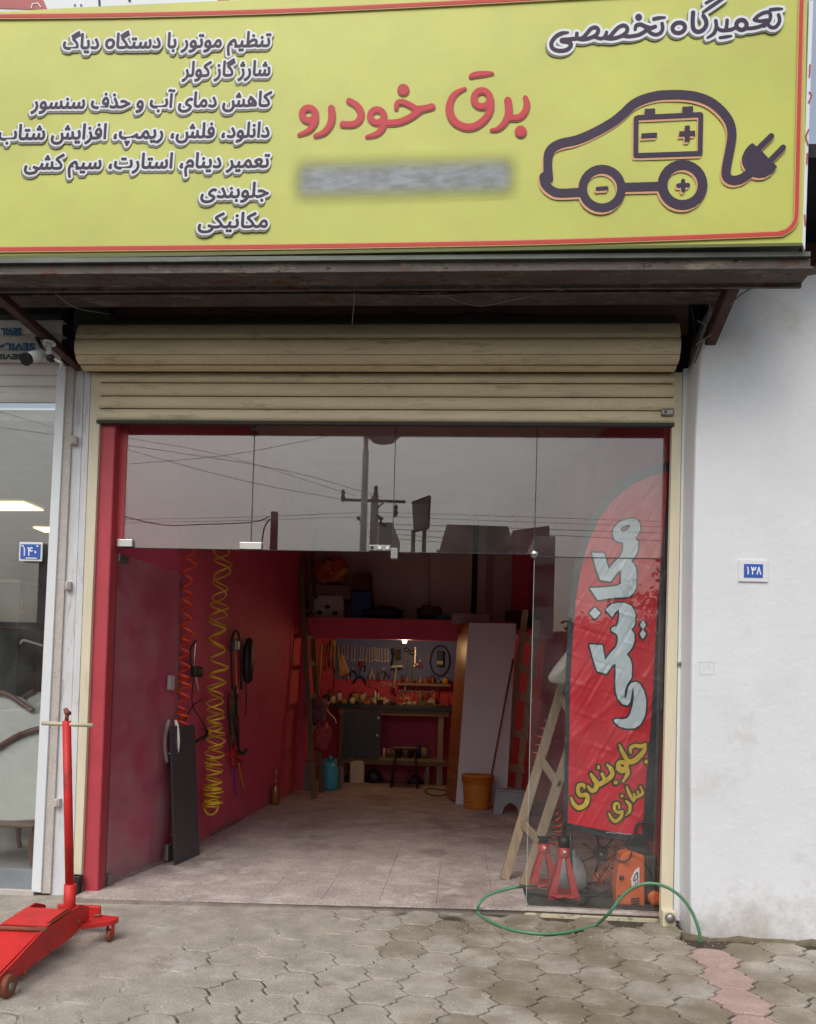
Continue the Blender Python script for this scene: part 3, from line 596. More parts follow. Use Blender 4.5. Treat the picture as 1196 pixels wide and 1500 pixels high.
# second sign above it, only its lower edge shows
up_ = thing('upper_sign', V(-1.5, -.80, 5.62), 'pale sign with dark red shapes and cut off letters just above the yellow banner', 'sign')
U_Y = -.80
obj('sign_panel', B((-3.7, U_Y, 5.50), (1.1, U_Y+.06, 6.3)), PWHITE, up_)
ua = lambda x, y, l_=0.: at(x, y, U_Y-.003-l_)
for q_ in ([(-10, 12), (-5, 0), (12, -20), (50, -26), (60, -8), (70, 14)], [(319, -6), (336, -6), (338, 4), (319, 5)]):
    f_ = Field(.7); f_.poly([q_]); f_.run(3); obj('red_shape', f_.mesh(0, lambda x, y: ua(x, y)), PDRED, up_)
f_ = Field(.4); f_.stroke([(46, 11), (48, 5), (56, 4.5), (60, 10)], 1.2, sm=False); f_.run(2); obj('white_outline', f_.mesh(0, lambda x, y: ua(x, y, .003)), PUREW, up_)
for q_, w_ in (([(110, 7.5)], 3), ([(119, 7.5)], 3), ([(146, 8), (145.5, -6)], 3), ([(190, .5)], 4.4)):
    f_ = Field(.5); f_.stroke(q_, w_, sm=False); f_.run(2); obj('lettering', f_.mesh(0, lambda x, y: ua(x, y, .0)), PDARK, up_)

# ================================================================ steelwork under the sign
bm1 = thing('front_steel_beam', (-.8, -.8, 4.0), 'long rusty steel beam carrying the yellow sign along its bottom edge', 'beam')
obj('edge_strip', B((-3.9, -.885, 4.035), (1.92, -.84, 4.062)), STEELG, bm1); obj('web', B((-3.9, -.86, 3.99), (1.93, -.845, 4.035)), STEELD, bm1); obj('flange', B((-3.9, -.862, 3.975), (1.95, -.68, 3.99)), STEELD, bm1, bev=.004)
obj('lip', B((-3.9, -.70, 3.955), (1.95, -.68, 3.975)), STEELD, bm1)
bm2 = tag(obj('rear_steel_beam', B((-3.9, -.42, 4.065), (1.6, -.34, 4.17)).box((-3.9, -.46, 4.052), (1.6, -.30, 4.065)), STEELD, bev=.003), 'dark grimy steel beam behind the front one in the shade above the shutter', 'beam')
tag(obj('fluted_box', B((-2.78, -.1, 3.98), (-2.52, .0, 4.6)).box((-2.80, -.11, 4.2), (-2.5, .01, 4.24)), mat('dark_green_grey', (.045, .05, .04), .7, .2, 6), bev=.004), 'dark green grey duct in the corner under the canopy left of the shutter', 'duct')
def bracket(p, q, lab):
    b = thing('angle_brace', p, lab, 'brace')
    obj('flange', MB().bar(p, q, .015, .085), RUST, b); o_ = V(.03, 0, -.045); obj('flange', MB().bar(p+o_, q+o_, .06, .012), RUST, b); return b
bracket(at(112, 533, -.02), at(-10, 425, -.66), 'brown steel brace slanting up from the pier beside the white security camera')
bracket(at(1016, 540, -.02), at(1073, 402, -.66), 'brown red steel brace with wires knotted round it beside the white wall')
tr = thing('roof_truss', (-3.3, -.3, 4.1), 'dark steel lattice under the canopy above the neighbour shop', 'truss')
for p, q in (((-3.9, -.3, 4.3), (-2.85, -.3, 4.3)), ((-3.9, -.3, 3.98+.12), (-2.95, -.3, 4.1)), ((-3.6, -.3, 4.3), (-3.4, -.3, 4.1)), ((-3.4, -.3, 4.1), (-3.2, -.3, 4.3)), ((-3.2, -.3, 4.3), (-3.0, -.3, 4.1)), ((-3.05, -.3, 4.1), (-2.9, -.3, 4.3)), ((-3.4, -.3, 4.3), (-2.9, -.05, 3.9))):
    obj('truss_bar', MB().bar(p, q, .03, .03), RUST, tr)
def wire(pts, r, m, lab, cat='wire', group=None, name='hanging_wire', n=6, sm=8):
    return tag(obj(name, MB().tube(smooth(pts, sm), r, n), m), lab, cat, group)
LW_ = mat('pale_wire', (.30, .28, .25), .6)
wire([at(68, 415, -.6), at(90, 437, -.5), at(115, 452, -.35), at(160, 460, -.15)], .003, LW_, 'pale slack wire curving under the canopy at the left corner')
wire([at(640, 429, -.5), at(700, 448, -.3), at(760, 437, -.4), at(850, 420, -.5), at(945, 399, -.72)], .003, LW_, 'pale wire rising to the right over the right half of the shutter')
wire([at(400, 420, -.48), at(430, 428, -.48), at(520, 430, -.48), at(650, 431, -.48), at(770, 422, -.48)], .004, BLKC, 'black cable slung along the underside of the rear beam')
wire([at(518, 405, -.6), at(519, 440, -.5), at(516, 475, -.25)], .0025, LW_, 'thin pale wire hanging straight down in front of the shutter roll')
wire([at(575, 456, -.06), at(610, 460, -.06), at(625, 465, -.06), at(680, 460, -.06), at(695, 459, -.06), at(790, 461, -.06)], .004, BLKC, 'black cable tacked over the roll in the middle')
wire([at(254, 436, -.05), at(330, 452, -.05), at(400, 460, -.05), at(500, 466, -.05)], .003, BLKC, 'black cable sagging over the left half of the roll')
rr = random.Random(4)
for i, (pts, m_) in enumerate((([(1050, 400), (1052, 440), (1040, 465), (1046, 485), (1020, 505)], LW_), ([(1060, 402), (1040, 430), (1044, 460), (1058, 455), (1048, 478), (1022, 470)], LW_), ([(1110, 416), (1085, 432), (1062, 452), (1040, 470), (1030, 500), (1018, 532)], BLKC), ([(1030, 410), (1012, 440), (1018, 480), (1012, 520)], BLKC))):
    wire([at(x, y, -.28-.05*(j % 2)) for j, (x, y) in enumerate(pts)], .0035, m_, ['pale wire looping down around the right brace', 'pale wire twisted in a knot on the right brace', 'black cable running off the wall edge round the brace', 'black cable hanging behind the right brace'][i])

# ================================================================ roller shutter
sh = thing('roller_shutter', (-.6, -.05, 3.38), 'rolled up cream metal roller shutter across the top of the doorway', 'shutter')
prof = [(-.05, 4.111), (-.14, 4.011), (-.20, 3.884), (-.195, 3.773), (-.12, 3.733), (-.03, 3.728)]
XL, XR = -2.71, 1.392
def slat(p, q, x0, x1, m=CREAM, bulge=.012, name='slat', lip=.006):
    (ya, za), (yb, zb) = p, q; d = np.array([yb-ya, zb-za]); L_ = np.hypot(*d); n_ = np.array([-d[1], d[0]])/L_
    if n_[0] > 0: n_ = -n_
    pts = []
    for i in range(7):
        t = i/6; b_ = bulge*(1-(2*t-1)**4)
        pts.append((ya+d[0]*t+n_[0]*b_, za+d[1]*t+n_[1]*b_))
    pts = [(ya-n_[0]*lip, za-n_[1]*lip)]+pts+[(yb-n_[0]*lip, zb-n_[1]*lip)]
    mb = MB(); a = [(x0, y, z) for y, z in pts]; b = [(x1, y, z) for y, z in pts]; n = len(pts)
    mb.add(a+b, [(i, i+n, i+1+n, i+1) for i in range(n-1)]+[tuple(range(n)), tuple(reversed(range(n, 2*n)))]+[(n-1, 2*n-1, n, 0)])
    return obj(name, mb, m, sh)
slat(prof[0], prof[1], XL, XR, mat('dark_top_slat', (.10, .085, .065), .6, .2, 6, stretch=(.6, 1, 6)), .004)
def shrink(p, q, g):
    p = np.array(p); q = np.array(q); d = (q-p)/np.hypot(*(q-p)); return tuple(p+d*g), tuple(q-d*g)
SEAM = mat('seam_dirt', (.035, .025, .015), .9)  # near-black for the sheet put behind the slat gaps
for i in (1, 2, 3, 4):
    slat(*shrink(prof[i], prof[i+1], .0045), XL, XR, bulge=.014)
obj('seam_backing', MB().prism([(XL+.003, y+.012, z-.004) for y, z in prof[1:]]+[(XL+.003, .1, 3.9)], (XR-XL-.006, 0, 0)), SEAM, sh)
obj('seam_backing', B((-2.625, .013, 3.39), (1.408, .02, 3.735)), SEAM, sh)
for a, b in ((3.735, 3.662), (3.654, 3.567), (3.559, 3.476), (3.468, 3.387)): slat((.005, a), (.005, b), -2.63, 1.412)
obj('bottom_bar', B((-2.63, -.012, 3.362), (1.412, .03, 3.384)), mat('dark_rubber', (.05, .045, .04), .8), sh)
obj('barrel', MB().lathe([(.17, -2.69), (.17, 1.38)], (0, .0, 3.90), 20, 'x'), DARKV, sh)
lk = obj('lock', MB().box((1.318, -.034, 3.428), (1.405, -.004, 3.475)), DULLM, sh, bev=.012, seg=3)
obj('lock_hole', MB().lathe([(.008, -.040), (.008, -.034)], (1.345, 0, 3.452), 10, 'y'), BLACKP, lk)
def strip(name, c, Y, d, m, lab, cat='frame post', bev=.004, **k_):
    """upright strip from four photograph corners TL TR BR BL on the plane Y"""
    return tag(obj(name, MB().prism([at(*p, Y) for p in c], (0, d, 0)), m, bev=bev, **k_), lab, cat)
strip('shutter_rail', [(134, 544), (149, 544), (119, 1290), (107, 1290)], 0., .05, CREAMJ, 'cream metal guide rail of the shutter on its left side')
strip('shutter_rail', [(987, 545), (1000.5, 545), (986, 1345), (968, 1347)], 0., .05, CREAMJ, 'cream metal guide rail of the shutter on its right side')
strip('metal_strip', [(124.5, 540), (133.5, 543), (106.5, 1290), (95, 1300)], .004, .05, GREYJ, 'narrow pale metal strip left of the cream rail')
strip('weathered_post', [(110, 538), (124, 540), (95, 1312), (73, 1312)], .015, .05, GREYJ, 'weathered rust spotted metal post between stone strip and cream rail')
strip('stone_strip', [(97, 535), (109.5, 538), (74, 1309), (60, 1309)], -.004, .06, GREIGE, 'beige stone strip beside the white shop frame')
strip('frame_post', [(84, 538), (97, 535), (60, 1308), (46, 1306)], -.02, .08, WFRAME, 'white aluminium frame post of the neighbour shop')
strip('metal_strip', [(1001, 540), (1012.5, 538), (1003, 1352), (987, 1347)], .004, .05, WFRAME, 'narrow white metal strip right of the cream rail')
for (x, y, l_) in ((109, 645, 'upper'), (100, 858, 'middle'), (84, 1176, 'lowest')):
    p = at(x, y, -.012); tag(obj('hinge_lug', MB().box(p-V(.02, .01, .03), p+V(.02, .03, .03)).lathe([(.012, -.028), (.012, .028)], p+V(0, -.008, 0), 8), GREIGE, bev=.006), f'{l_} small hinge lug on the left weathered post', 'hinge')
tag(obj('hinge_lug', MB().box(at(996, 972, -.0)-V(.018, .015, .012), at(996, 972, -.0)+V(.018, .01, .012)), DULLM, bev=.005), 'small metal lug on the right shutter rail', 'hinge')
# rail feet
p = at(980, 1352, -.03); ft = thing('rail_foot', (p.x, p.y, 0), 'rail foot plate with round bolt at the bottom of the right rail', 'bracket')
obj('foot_plate', B((p.x-.045, -.05, .0), (p.x+.04, .02, .10)), CREAMJ, ft, bev=.004); obj('bolt', MB().lathe([(.0, -.085), (.026, -.082), (.032, -.07), (.032, -.045)], (p.x, 0, .06), 16, 'y'), DULLM, ft)
p = at(112, 1300, -.02); tag(obj('rail_foot', B((p.x-.03, -.05, .0), (p.x+.03, .01, .16)).box((p.x-.04, -.06, .12), (p.x+.04, .0, .16)), BLACKP, bev=.005), 'black metal foot at the bottom of the left rail', 'bracket')
tag(obj('red_post', B((-2.62, .03, -.03), (-2.508, .16, 4.0)).box((-2.6, .11, 2.5), (-2.452, .17, 4.0)), mat('red_post_paint', (.42, .045, .062), .55, .1, 4, .2, 30, col2=[((.50, .25, .24), 16, .68, .73)]), bev=.012, seg=3), 'red painted post on the left edge of the doorway', 'post')

# ================================================================ white wall on the right
pts = [(1012, 1372), (1012, 1100), (1016, 800), (1019, 640), (1026, 520), (1038, 470), (1050, 436), (1068, 421), (1110, 416), (1160, 406), (1196, 400), (1240, 394)]
rw3 = [at(x, y, -.25) for x, y in pts]; rw3 = [V(rw3[0].x, -.25, -.03)]+rw3[1:]+[V(3.4, -.25, 4.35), V(3.4, -.25, -.03)]
sw = struct('white_side_wall', MB().prism(rw3, (0, .55, 0)), WHITEWALL, bev=.02)
sw['label'] = 'white rendered wall with rounded upper corner'
ww = struct('wall_above_right', B((1.62, .0, 4.05), (3.4, .3, 5.15)), mat('brown_red_brick_wall', (.09, .042, .03), .9, .5, 5))
tag(obj('rubble_edge', MB().tube([at(1040, 455, -.24), at(1060, 425, -.24), at(1090, 417, -.24), at(1120, 413, -.24), at(1160, 403, -.24), at(1196, 396, -.24)], [.012, .03, .02, .035, .02, .03], 7), mat('broken_plaster', (.16, .14, .12), .95, .4, 20, .8, 40)), 'ragged broken plaster along the top edge of the white wall', 'plaster edge')
def plate(px, Y, txt, lab, border, w, h, wb):
    p = at(*px, Y); w, h = w*.92, h*.92; t = thing('house_number_plate', p-V(0, 0, h/2), lab, 'number plate')
    obj('backing', B(p-V(wb[0]/2, -.002, wb[1]/2), p+V(wb[0]/2, .010, wb[1]/2)), border, t, bev=.003)
    obj('blue_field', B(p-V(w/2, .002, h/2), p+V(w/2, .004, h/2)), BLUEPL, t)
    s_ = 1000.; f_ = Field(1.2); hh = h*s_*.52; cw = w*s_*.24; DG = {'۱': [[(.3, 0), (.42, .3), (.45, 1)]], '۳': [[(.0, .0), (.22, .35), (.28, 1)], [(.1, .22), (.22, .40), (.45, .36), (.52, .05)], [(.50, .20), (.62, .38), (.85, .34), (.95, .02)]], '۸': [[(.1, 1), (.5, .0), (.9, 1)]], '۴': [[(.05, .0), (.2, .4), (.24, 1)], [(.9, .05), (.55, .0), (.42, .2), (.58, .42), (.95, .40)]], '۰': [[(.4, .5), (.45, .62)]]}
    for ci, ch in enumerate(txt):
        for st_ in DG[ch]: f_.stroke([((ci-1.5+a_*.86+.07)*cw*1.15, (b_-.5)*hh) for a_, b_ in st_], hh*.17 if ch != '۰' else hh*.24, sm=len(st_) > 2 and ch != '۸')
    f_.run(3)
    obj('digits', f_.mesh(0, lambda x, y: V(p.x+x/s_, Y-.004, p.z-y/s_)), PUREW, t); return t, p
plate((1104, 836), -.262, '۱۳۸', 'blue number plate with white digits on a white tile fixed to the white wall', WHITEWALL, .128, .092, (.185, .142))
t, p = plate((45, 808), .02, '۱۴۰', 'blue number plate with white digits stuck on the neighbour shop window', PUREW, .160, .115, (.172, .138))
for a_, b_ in (((-.03, -.006, -.052), (.05, -.003, -.044)), ((-.066, -.006, .034), (-.05, -.003, .045)), ((.045, -.006, .034), (.06, -.003, .045))): obj('white_corner', MB().box(p+V(*a_), p+V(*b_)), PUREW, t)
f_ = Field(.4)
for q in ([(1025, 970), (1025, 988), (1046, 988), (1046, 970), (1025, 970)], [(1031, 974), (1032, 982)], [(1036, 975), (1039, 974), (1039, 982)]): f_.stroke(q, .7, sm=False)
f_.run(2); obj('pencil_mark', f_.mesh(0, lambda x, y: at(x, y, -.2515)), mat('faint_pencil', (.54, .55, .56), .9), sw)

# ================================================================ glass front
GY = .12
gf = thing('glass_shopfront', (-.5, GY, 0), 'frameless glass shopfront of four upper panes and one tall side pane', 'shop window')
def pane(x0, x1, z0, z1, name='pane'): return obj(name, B((x0, GY-.004, z0), (x1, GY+.004, z1)), GLASS, gf)
xs = [-2.455, -1.517, -.498, .500, 1.398]
for i in range(4): pane(xs[i]+.003, xs[i+1]-.003, 2.497 if i < 3 else 2.481, 3.60)
obj('side_pane', B((.503, GY-.004, .016), (1.398, GY+.004, 2.475)), SIDEG, gf)
EDG = mat('dark_pane_edge', (.02, .03, .03), .4)
for x in xs[1:4]: obj('pane_joint', B((x-.0028, GY-.006, 2.497), (x+.0028, GY+.006, 3.40)), EDG, gf)
obj('pane_joint', B((.503, GY-.006, 2.475), (1.395, GY+.006, 2.481)), EDG, gf)
obj('pane_edge', B((.4995, GY-.005, .02), (.5025, GY+.005, 2.47)), mat('pale_pane_edge', (.35, .42, .40), .3), gf)
obj('pane_edge', B((-2.45, GY-.005, 2.493), (.500, GY+.005, 2.4965)), EDG, gf)
obj('sill', B((.49, .085, -.02), (1.41, .15, .012)), mat('chipped_cream_sill', (.50, .44, .31), .7, .15, 8, col2=[((.12, .09, .07), 12, .55, .62)]), gf, bev=.003)
def fit(c, w, h, name='patch_fitting', m=CHROME, rot=0):
    p = at(*c, GY-.012); o = obj(name, B((p.x-w/2, GY-.028, p.z-h/2), (p.x+w/2, GY+.028, p.z+h/2)), m, gf, bev=.004); return o, p
fit((184, 796), .115, .055); fit((368, 800), .16, .052)
_, p = fit((557, 803), .155, .042, m=DULLM); o, p2 = fit((578, 811), .05, .075, m=DULLM)
for dx in (-.055, 0, .055): obj('screw', MB().lathe([(.012, -.036), (.012, -.028)], (p.x+dx, GY, p.z), 12, 'y'), PUREW if dx > -.01 else BLACKP, o)
p = at(783, 812, GY); obj('corner_clamp', MB().lathe([(.0, -.034), (.018, -.032), (.026, -.022), (.028, -.006), (.028, .02)], (p.x, GY, p.z), 18, 'y'), CHROME, gf)
p = at(373, 626, GY); obj('top_clip', B((p.x-.02, GY-.02, p.z-.018), (p.x+.02, GY+.02, p.z+.018)), DULLM, gf, bev=.003)
# the glass door leaf, swung right back against the red wall
dl = thing('glass_door_leaf', (-2.40, .15, .05), 'clear glass door leaf standing open against the red wall with a curved pull handle', 'glass door')
D0, D1 = V(-2.512, .15, 0), V(-2.372, 1.08, 0); dd = (D1-D0).normalized(); dn = V(-dd.y, dd.x, 0)
obj('pane', MB().prism([D0+V(0, 0, .055)+dn*.004, D1+V(0, 0, .055)+dn*.004, D1+V(0, 0, 2.46)+dn*.004, D0+V(0, 0, 2.46)+dn*.004], dn*-.008), LEAFG, dl)
obj('pane_edge', MB().prism([D1+V(0, 0, .055)+dn*.005, D1+dd*.004+V(0, 0, .055)+dn*.005, D1+dd*.004+V(0, 0, 2.46)+dn*.005, D1+V(0, 0, 2.46)+dn*.005], dn*-.010), mat('green_pane_edge', (.10, .09, .09), .4), dl)
obj('pane_edge', MB().prism([D0-dd*.006+V(0, 0, .055)+dn*.006, D0+V(0, 0, .055)+dn*.006, D0+V(0, 0, 2.46)+dn*.006, D0-dd*.006+V(0, 0, 2.46)+dn*.006], dn*-.012), EDG, dl)
for q, z, w, h in ((D0+dd*.045, .06, .05, .09), (D1-dd*.05, .075, .085, .13), (D0+dd*.06, 2.42, .12, .06)):
    obj('patch_fitting', MB().prism([q-dd*w/2+dn*.02+V(0, 0, z-.02), q+dd*w/2+dn*.02+V(0, 0, z-.02), q+dd*w/2+dn*.02+V(0, 0, z-.02+h), q-dd*w/2+dn*.02+V(0, 0, z-.02+h)], dn*-.04), DULLM, dl, bev=.004)
hc = D1-dd*.06+V(0, 0, 1.04)
for sgn in (-1, 1):
    arc = [hc+dn*sgn*(-.020-.040*math.cos((t-.5)*2.6))+V(0, 0, (t-.5)*.36)+dd*.0 for t in np.linspace(0, 1, 15)]
    h_ = obj('pull_handle', MB().tube(arc, [.010]+[.0150]*13+[.010], 10), mat('ivory_chrome', (.74, .70, .62), .3, .05, 5), dl)
    for t in (.22, .78): obj('handle_stem', MB().tube([hc+V(0, 0, (t-.5)*.36), hc+dn*sgn*-.050+V(0, 0, (t-.5)*.36)], .008, 8), CHROME, h_)

# ================================================================ the feather flag behind the side pane
FY = .36
def wr(x, z):
    w_ = lambda a, b, ph, k: math.exp(-((math.sin(x*a+z*b+ph)+1)*k))
    return 1.5*(.006*math.sin(z*4+3*math.sin(x*4))+.004*math.sin(x*19+z*7+2*math.sin(z*5))+.0030*w_(23, 9, .5, 7)*math.sin(z*3+x*5)+.0030*w_(-17, 19, 2, 8)*math.sin(z*2.1+2)+.0025*w_(9, 31, 4, 9)*math.sin(z*5+x*11)+.0022*w_(41, -23, 1, 6)*math.cos(z*4-x*7)+.0018*w_(-63, 33, 3, 5)*math.sin(z*7))
def fp(x, y, l_=0.):
    p = at(x, y, FY); return V(p.x, FY+wr(p.x, p.z)-l_, p.z)
flag = thing('feather_flag', at(900, 1235, FY), 'tall red feather flag with white and gold Persian lettering standing behind the side pane', 'flag')
cloth = [(832, 1206), (833.5, 1120), (834.5, 1050), (836, 990), (840, 930), (844, 880), (851, 835), (862, 795), (878, 760), (898, 733), (925, 710), (955, 698), (978, 692), (975, 740), (971, 790), (968, 820), (965, 870), (960, 940), (957, 1000), (952, 1080), (946, 1150), (940, 1224), (905, 1220), (870, 1213)]
hem = [(826, 1208), (827, 1120), (828, 1050), (829, 990), (832, 930), (836, 875), (842, 828), (853, 787), (870, 750), (892, 722), (920, 698), (950, 684), (984, 676), (986, 740), (983, 800), (980, 900), (974, 1000), (967, 1120), (960, 1232), (940, 1233), (905, 1229), (868, 1222), (836, 1214)]
f_ = Field(2.2); f_.poly([hem]); f_.run(3); o = obj('hem', f_.mesh(0, lambda x, y: fp(x, y), merge=False), FLAGK, flag)
f_ = Field(1.6); f_.poly([cloth]); f_.run(3); o = obj('cloth', f_.mesh(0, lambda x, y: fp(x, y, .002), merge=False), CLOTHR, flag)
k = 8.336; o1 = (840, 740); f_ = Field(.9)
head = [(735, 165), (790, 180), (820, 230), (822, 290), (795, 350), (757, 405), (790, 440), (797, 500), (780, 570), (745, 640), (705, 685), (745, 720), (770, 780), (775, 900), (765, 1010), (735, 1070), (690, 1115), (620, 1128), (500, 1132), (300, 1158), (203, 1012), (400, 1003), (530, 990), (575, 965), (585, 900), (583, 790), (540, 820), (450, 935), (332, 915), (270, 740), (228, 583), (378, 585), (405, 690), (428, 780), (500, 700), (580, 620), (605, 570), (615, 500), (605, 455), (550, 445), (500, 410), (485, 350), (495, 290), (540, 230), (600, 190), (670, 170)]
hole = [(575, 290), (600, 262), (650, 243), (697, 238), (690, 270), (660, 305), (620, 322), (580, 320)]
f_.poly([head, hole], o1, k); d_ = 1334
body = [(398, 1280), (450, 1220), (530, 1193), (620, 1198), (700, 1230), (740, 1290), (752, 1360), (748, 1440), (730, 1490), (697, d_+181), (740, d_+240), (740, d_+320), (720, d_+390), (690, d_+440), (645, d_+488), (690, d_+545), (712, d_+630), (706, d_+770), (690, d_+800), (650, d_+850), (625, d_+920), (622, d_+1000), (635, d_+1035), (645, d_+1000), (655, d_+950), (665, d_+890), (700, d_+840), (760, d_+822), (810, d_+850), (860, d_+930), (885, d_+1030), (885, d_+1130), (870, d_+1240), (820, d_+1340), (750, d_+1390), (670, d_+1395), (570, d_+1370), (510, d_+1320), (495, d_+1290), (530, d_+1275), (600, d_+1282), (660, d_+1270), (695, d_+1220), (720, d_+1120), (735, d_+1000), (733, d_+920), (722, d_+885), (705, d_+980), (690, d_+1070), (660, d_+1112), (600, d_+1095), (550, d_+1040), (520, d_+950), (510, d_+820), (515, d_+700), (512, d_+600), (470, d_+625), (405, d_+725), (290, d_+695), (240, d_+540), (192, d_+368), (355, d_+375), (370, d_+470), (388, d_+560), (450, d_+470), (520, d_+400), (540, d_+330), (540, d_+270), (520, d_+235), (465, d_+205), (465, d_+165), (530, d_+140), (550, d_+80), (560, d_), (553, 1270), (510, 1310), (475, 1368)]
f_.poly([body], o1, k)
for q in ([(262, 1250), (332, 1318), (262, 1390), (195, 1320)], [(850, d_+72), (888, d_+130), (845, d_+188), (808, d_+130)], [(848, d_+182), (885, d_+240), (845, d_+305), (803, d_+240)]): f_.poly([q], o1, k)
f_.run(5)
obj('letter_outline', f_.mesh(2.6, lambda x, y: fp(x, y, .004), merge=False), FLAGK, flag); obj('lettering', f_.mesh(0, lambda x, y: fp(x, y, .006), merge=False), FLAGW, flag)
k = 8.543; o1 = (820, 1070); f_ = Field(.6); S_ = f_.stroke
S_([(890, 285), (892, 220), (950, 190), (1020, 200), (1078, 172)], [22, 45, 42, 50, 30], o1, k); S_([(1075, 190), (1060, 255), (1000, 325), (940, 375), (880, 395), (840, 380)], [30, 55, 66, 66, 60, 40], o1, k); f_.poly([[(1068, 368), (1104, 370), (1102, 414), (1066, 412)]], o1, k)
S_([(748, 180), (785, 265), (830, 345), (870, 400)], [26, 44, 50, 50], o1, k)
f_.ring((787, 440), 52, 42, 52, o1, k, .3); S_([(840, 480), (850, 545), (795, 640)], [60, 50, 20], o1, k); S_([(730, 480), (775, 515), (830, 500)], 40, o1, k)
S_([(598, 428), (648, 485), (660, 550), (620, 600), (560, 640), (500, 670), (465, 640)], [26, 50, 56, 56, 56, 56, 40], o1, k); S_([(532, 545), (558, 605)], 40, o1, k); f_.poly([[(685, 628), (730, 632), (724, 678), (678, 670)]], o1, k); f_.poly([[(474, 436), (504, 442), (500, 486), (470, 480)]], o1, k)
S_([(392, 545), (430, 605), (462, 660), (450, 725), (405, 755), (355, 700)], [30, 54, 58, 56, 48, 26], o1, k)
S_([(312, 722), (300, 685), (245, 690), (232, 760), (265, 815), (330, 805), (352, 850), (320, 930), (245, 970), (180, 920), (145, 845)], [20, 44, 46, 46, 50, 52, 54, 56, 58, 50, 30], o1, k)
S_([(1010, 700), (1040, 780), (1000, 815), (955, 840), (920, 870)], [22, 34, 34, 36, 36], o1, k); S_([(978, 765), (990, 812)], 28, o1, k); S_([(930, 795), (948, 840)], 28, o1, k); S_([(842, 705), (875, 795), (925, 880)], [24, 38, 36], o1, k)
S_([(835, 885), (880, 935), (875, 1005), (828, 1062)], [26, 40, 38, 18], o1, k); f_.poly([[(768, 803), (798, 806), (796, 838), (766, 835)]], o1, k)
S_([(745, 975), (738, 920), (690, 920), (688, 990), (735, 1025), (780, 1015), (765, 1085), (700, 1135), (650, 1100), (615, 1035)], [18, 34, 36, 36, 36, 38, 40, 44, 38, 20], o1, k)
f_.run(5); obj('letter_outline', f_.mesh(2.9, lambda x, y: fp(x, y, .004), merge=False), FLAGO, flag); obj('lettering', f_.mesh(0, lambda x, y: fp(x, y, .006), merge=False), FLAGY, flag)
f_ = Field(.3); q_ = random.Random(1); x = 888
while x < 940:
    w_ = q_.uniform(1, 2.4); y = 1219+(x-888)*.08; f_.stroke([(x, y+q_.uniform(-.8, .8)), (x+w_, y+q_.uniform(-.8, .8))], .7, sm=False); x += w_+q_.uniform(.3, 1.5)
f_.run(2); obj('tiny_print', f_.mesh(0, lambda x, y: fp(x, y, .003)), PWHITE, flag)
po = [at(x, y, FY+.03) for x, y in ((905, 1330), (838, 1215), (832, 1100), (834, 1000), (839, 900), (850, 810), (880, 740), (930, 697), (984, 680))][1:]
obj('pole', MB().tube(smooth(po, 5), .009, 8), BLACKP, flag)
obj('pole', MB().tube([at(836, 1215, FY+.03), at(838, 1300, FY+.03)], .011, 8), BLACKP, flag)

